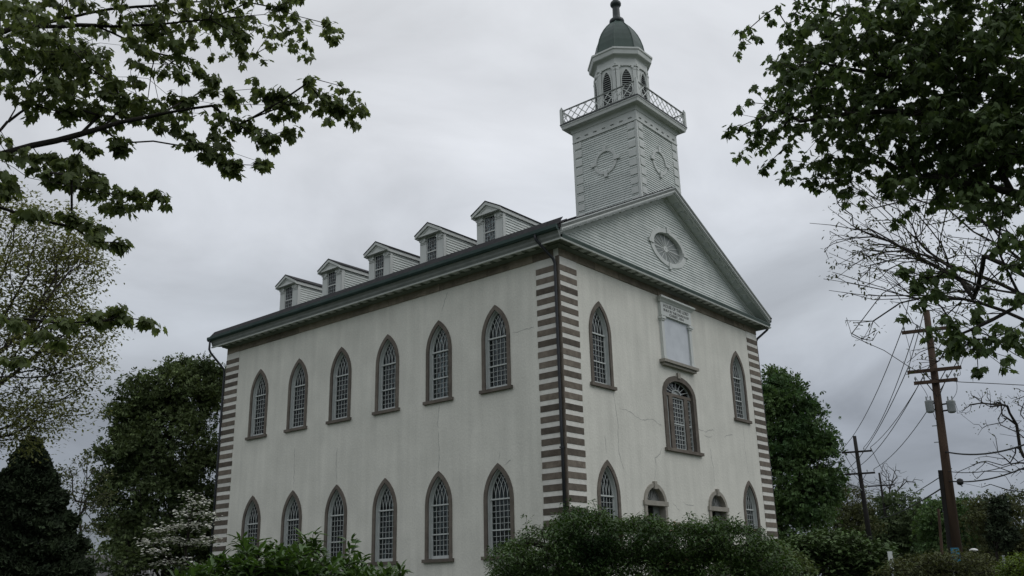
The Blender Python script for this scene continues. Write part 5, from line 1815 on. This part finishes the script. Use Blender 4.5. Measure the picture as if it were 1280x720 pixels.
# drooping jumpers on the brown pole
for a, b, s in ((e1[0][0], e1[1][0], .25), (e1[1][2], e1[2][3], .3), (e1[2][0], at(1160, 498, 36.85), .15), (e1[2][3], at(1191, 498, 36.85), .12), (at(1166, 515, 36.85), pcz(4.6), .35)):
    a, b = np.array(a), np.array(b)
    pts = [tuple(a + (b - a) * t - UZ * s * 4 * t * (1 - t) + AX * .1 * math.sin(PI * t)) for t in np.linspace(0, 1, 9)]
    MB().tube(pts, .009, n=5).build('jumper_wire', M['cable'], r1)

# street lamp arms on the dark poles
def cobra(name, label, base, tip, r=.05, parent=None):
    base, tip = np.array(base), np.array(tip)
    root = parent
    MB().tube([tuple(base), tuple(base * .5 + tip * .5 + UZ * .12), tuple(tip)], r, n=6).build('lamp_arm', M['steel'], root)
    d = norm(tip - base)
    MB().tube([tuple(tip), tuple(tip + d * .25), tuple(tip + d * .6)], .11, n=8, r2=.05).build('lamp_head', M['steel'], root, smooth=True)


cobra('', '', p2b + (p2t - p2b) * .615, at(1064, 606, 66.5), .05, r2_)
lp = foot(1036, 80)
lt = at(1036, 585, 80)
sl_ = empty('street_lamp', tuple(lp), 'street lamp head poking out beside the dense green tree', 'street lamp')
MB().tube([tuple(lp), tuple(lt)], .09, n=8, r2=.06).build('shaft', M['steel'], sl_)
a_ = at(1056, 575.5, 78)
MB().tube([tuple(lt), tuple(lt * .5 + a_ * .5 + UZ * .15), tuple(a_)], .045, n=6).build('lamp_arm', M['steel'], sl_)
b_ = at(1048, 578, 78.4)
MB().tube([tuple(b_), tuple(b_ * .5 + a_ * .5), tuple(a_)], .12, n=8, r2=.08).build('lamp_head', M['steel'], sl_)
# far street lamp at the right
lp = foot(1224, 60); c = at(1217, 688, 60)
sl2 = empty('street_lamp', tuple(lp), 'low pale lamp head above the wide shrub right of the brown pole', 'street lamp')
MB().tube([tuple(lp), (lp[0], lp[1], c[2] + .05)], .06, n=8, r2=.045).build('shaft', M['pole_dark'], sl2)
MB().tube([(lp[0], lp[1], c[2] + .05), tuple(c + UZ * .02)], .03, n=6).build('lamp_arm', M['pole_dark'], sl2)
g = MB(); g.lathe([(.10, c[2] - .05), (.24, c[2] - .02), (.22, c[2] + .05), (.08, c[2] + .11)], c[0], c[1], n=14)
g.build('lamp_head', M['lampglass'], sl2, smooth=True)
# signs
sb = foot(1117, 30); c = at(1116.5, 690, 30)
sg = empty('sign_post', tuple(sb), 'white narrow sign post turned edge on among the right hand shrubs', 'sign')
MB().bar(tuple(sb), (sb[0], sb[1], c[2]), .05, .05).build('post', M['steel'], sg)
MB().bar((sb[0] - .02, sb[1] - .03, c[2] - .55), (sb[0] - .02, sb[1] - .03, c[2] + .02), .16, .02, up=(.5, .86, 0)).build('sign_panel', M['sash'], sg)
sb = foot(1195, 33); c = at(1194.5, 693, 33)
sg = empty('blue_sign', tuple(sb), 'small blue roadside sign in front of the brown utility pole foot', 'sign')
MB().bar(tuple(sb), (sb[0], sb[1], c[2] - .1), .05, .05).build('post', M['steel'], sg)
MB().bar((c[0], c[1], c[2] - .22), (c[0], c[1], c[2] + .20), .26, .02, up=tuple(-HF)).build('sign_panel', M['blue'], sg)
# slim pole left of the big one, behind
sb = foot(1181, 66); st = at(1173, 636, 66)
sp = tag(MB().tube([tuple(sb), tuple(st)], .10, n=8, r2=.08).build('slim_pole', M['pole'], None), 'slim leaning brown pole half hidden behind the tall brown one', 'pole')
sb = foot(1256, 28); st = at(1254, 694, 28)
tag(MB().tube([tuple(sb), tuple(st)], .035, n=8).build('fence_post', M['steel'], None), 'thin grey post beside the yellow green shrub', 'post')

# ------------------------------------------------------------------ grey house far left
hc = foot(124, 88)
hs_ = empty('house', tuple(hc), 'grey shingled house roof glimpsed between the left trees', 'house', rz=math.radians(38))
Zr = at(124, 694, 88)[2] - hc[2]
hw2, hl, ze = 3.2, 5.0, Zr - 2.6
g = MB(); g.prism([(-hw2, 0), (hw2, 0), (hw2, ze), (0, Zr - .12), (-hw2, ze)], -hl, hl); g.build('wall', M['siding'], hs_, world=False)
for s in (-1, 1):
    rf = MB()
    rf.add([(s * (hw2 + .4), -hl - .3, ze - .32), (s * (hw2 + .4), hl + .3, ze - .32), (0, hl + .3, Zr), (0, -hl - .3, Zr), (s * (hw2 + .4), -hl - .3, ze - .44), (s * (hw2 + .4), hl + .3, ze - .44), (0, hl + .3, Zr - .12), (0, -hl - .3, Zr - .12)],
           [(0, 1, 2, 3), (4, 7, 6, 5), (0, 4, 5, 1), (1, 5, 6, 2), (2, 6, 7, 3), (3, 7, 4, 0)])
    rf.build('roof', M['roofgrey'], hs_, world=False)
for x in (-1.5, 1.5):
    wd = MB().box(x - .5, x + .5, -hl - .04, -hl + .02, 1.0, 2.3).build('window', M['sash'], hs_, world=False)
    MB().box(x - .42, x + .42, -hl - .05, -hl - .041, 1.08, 2.22).build('pane', M['black'], wd, world=False)
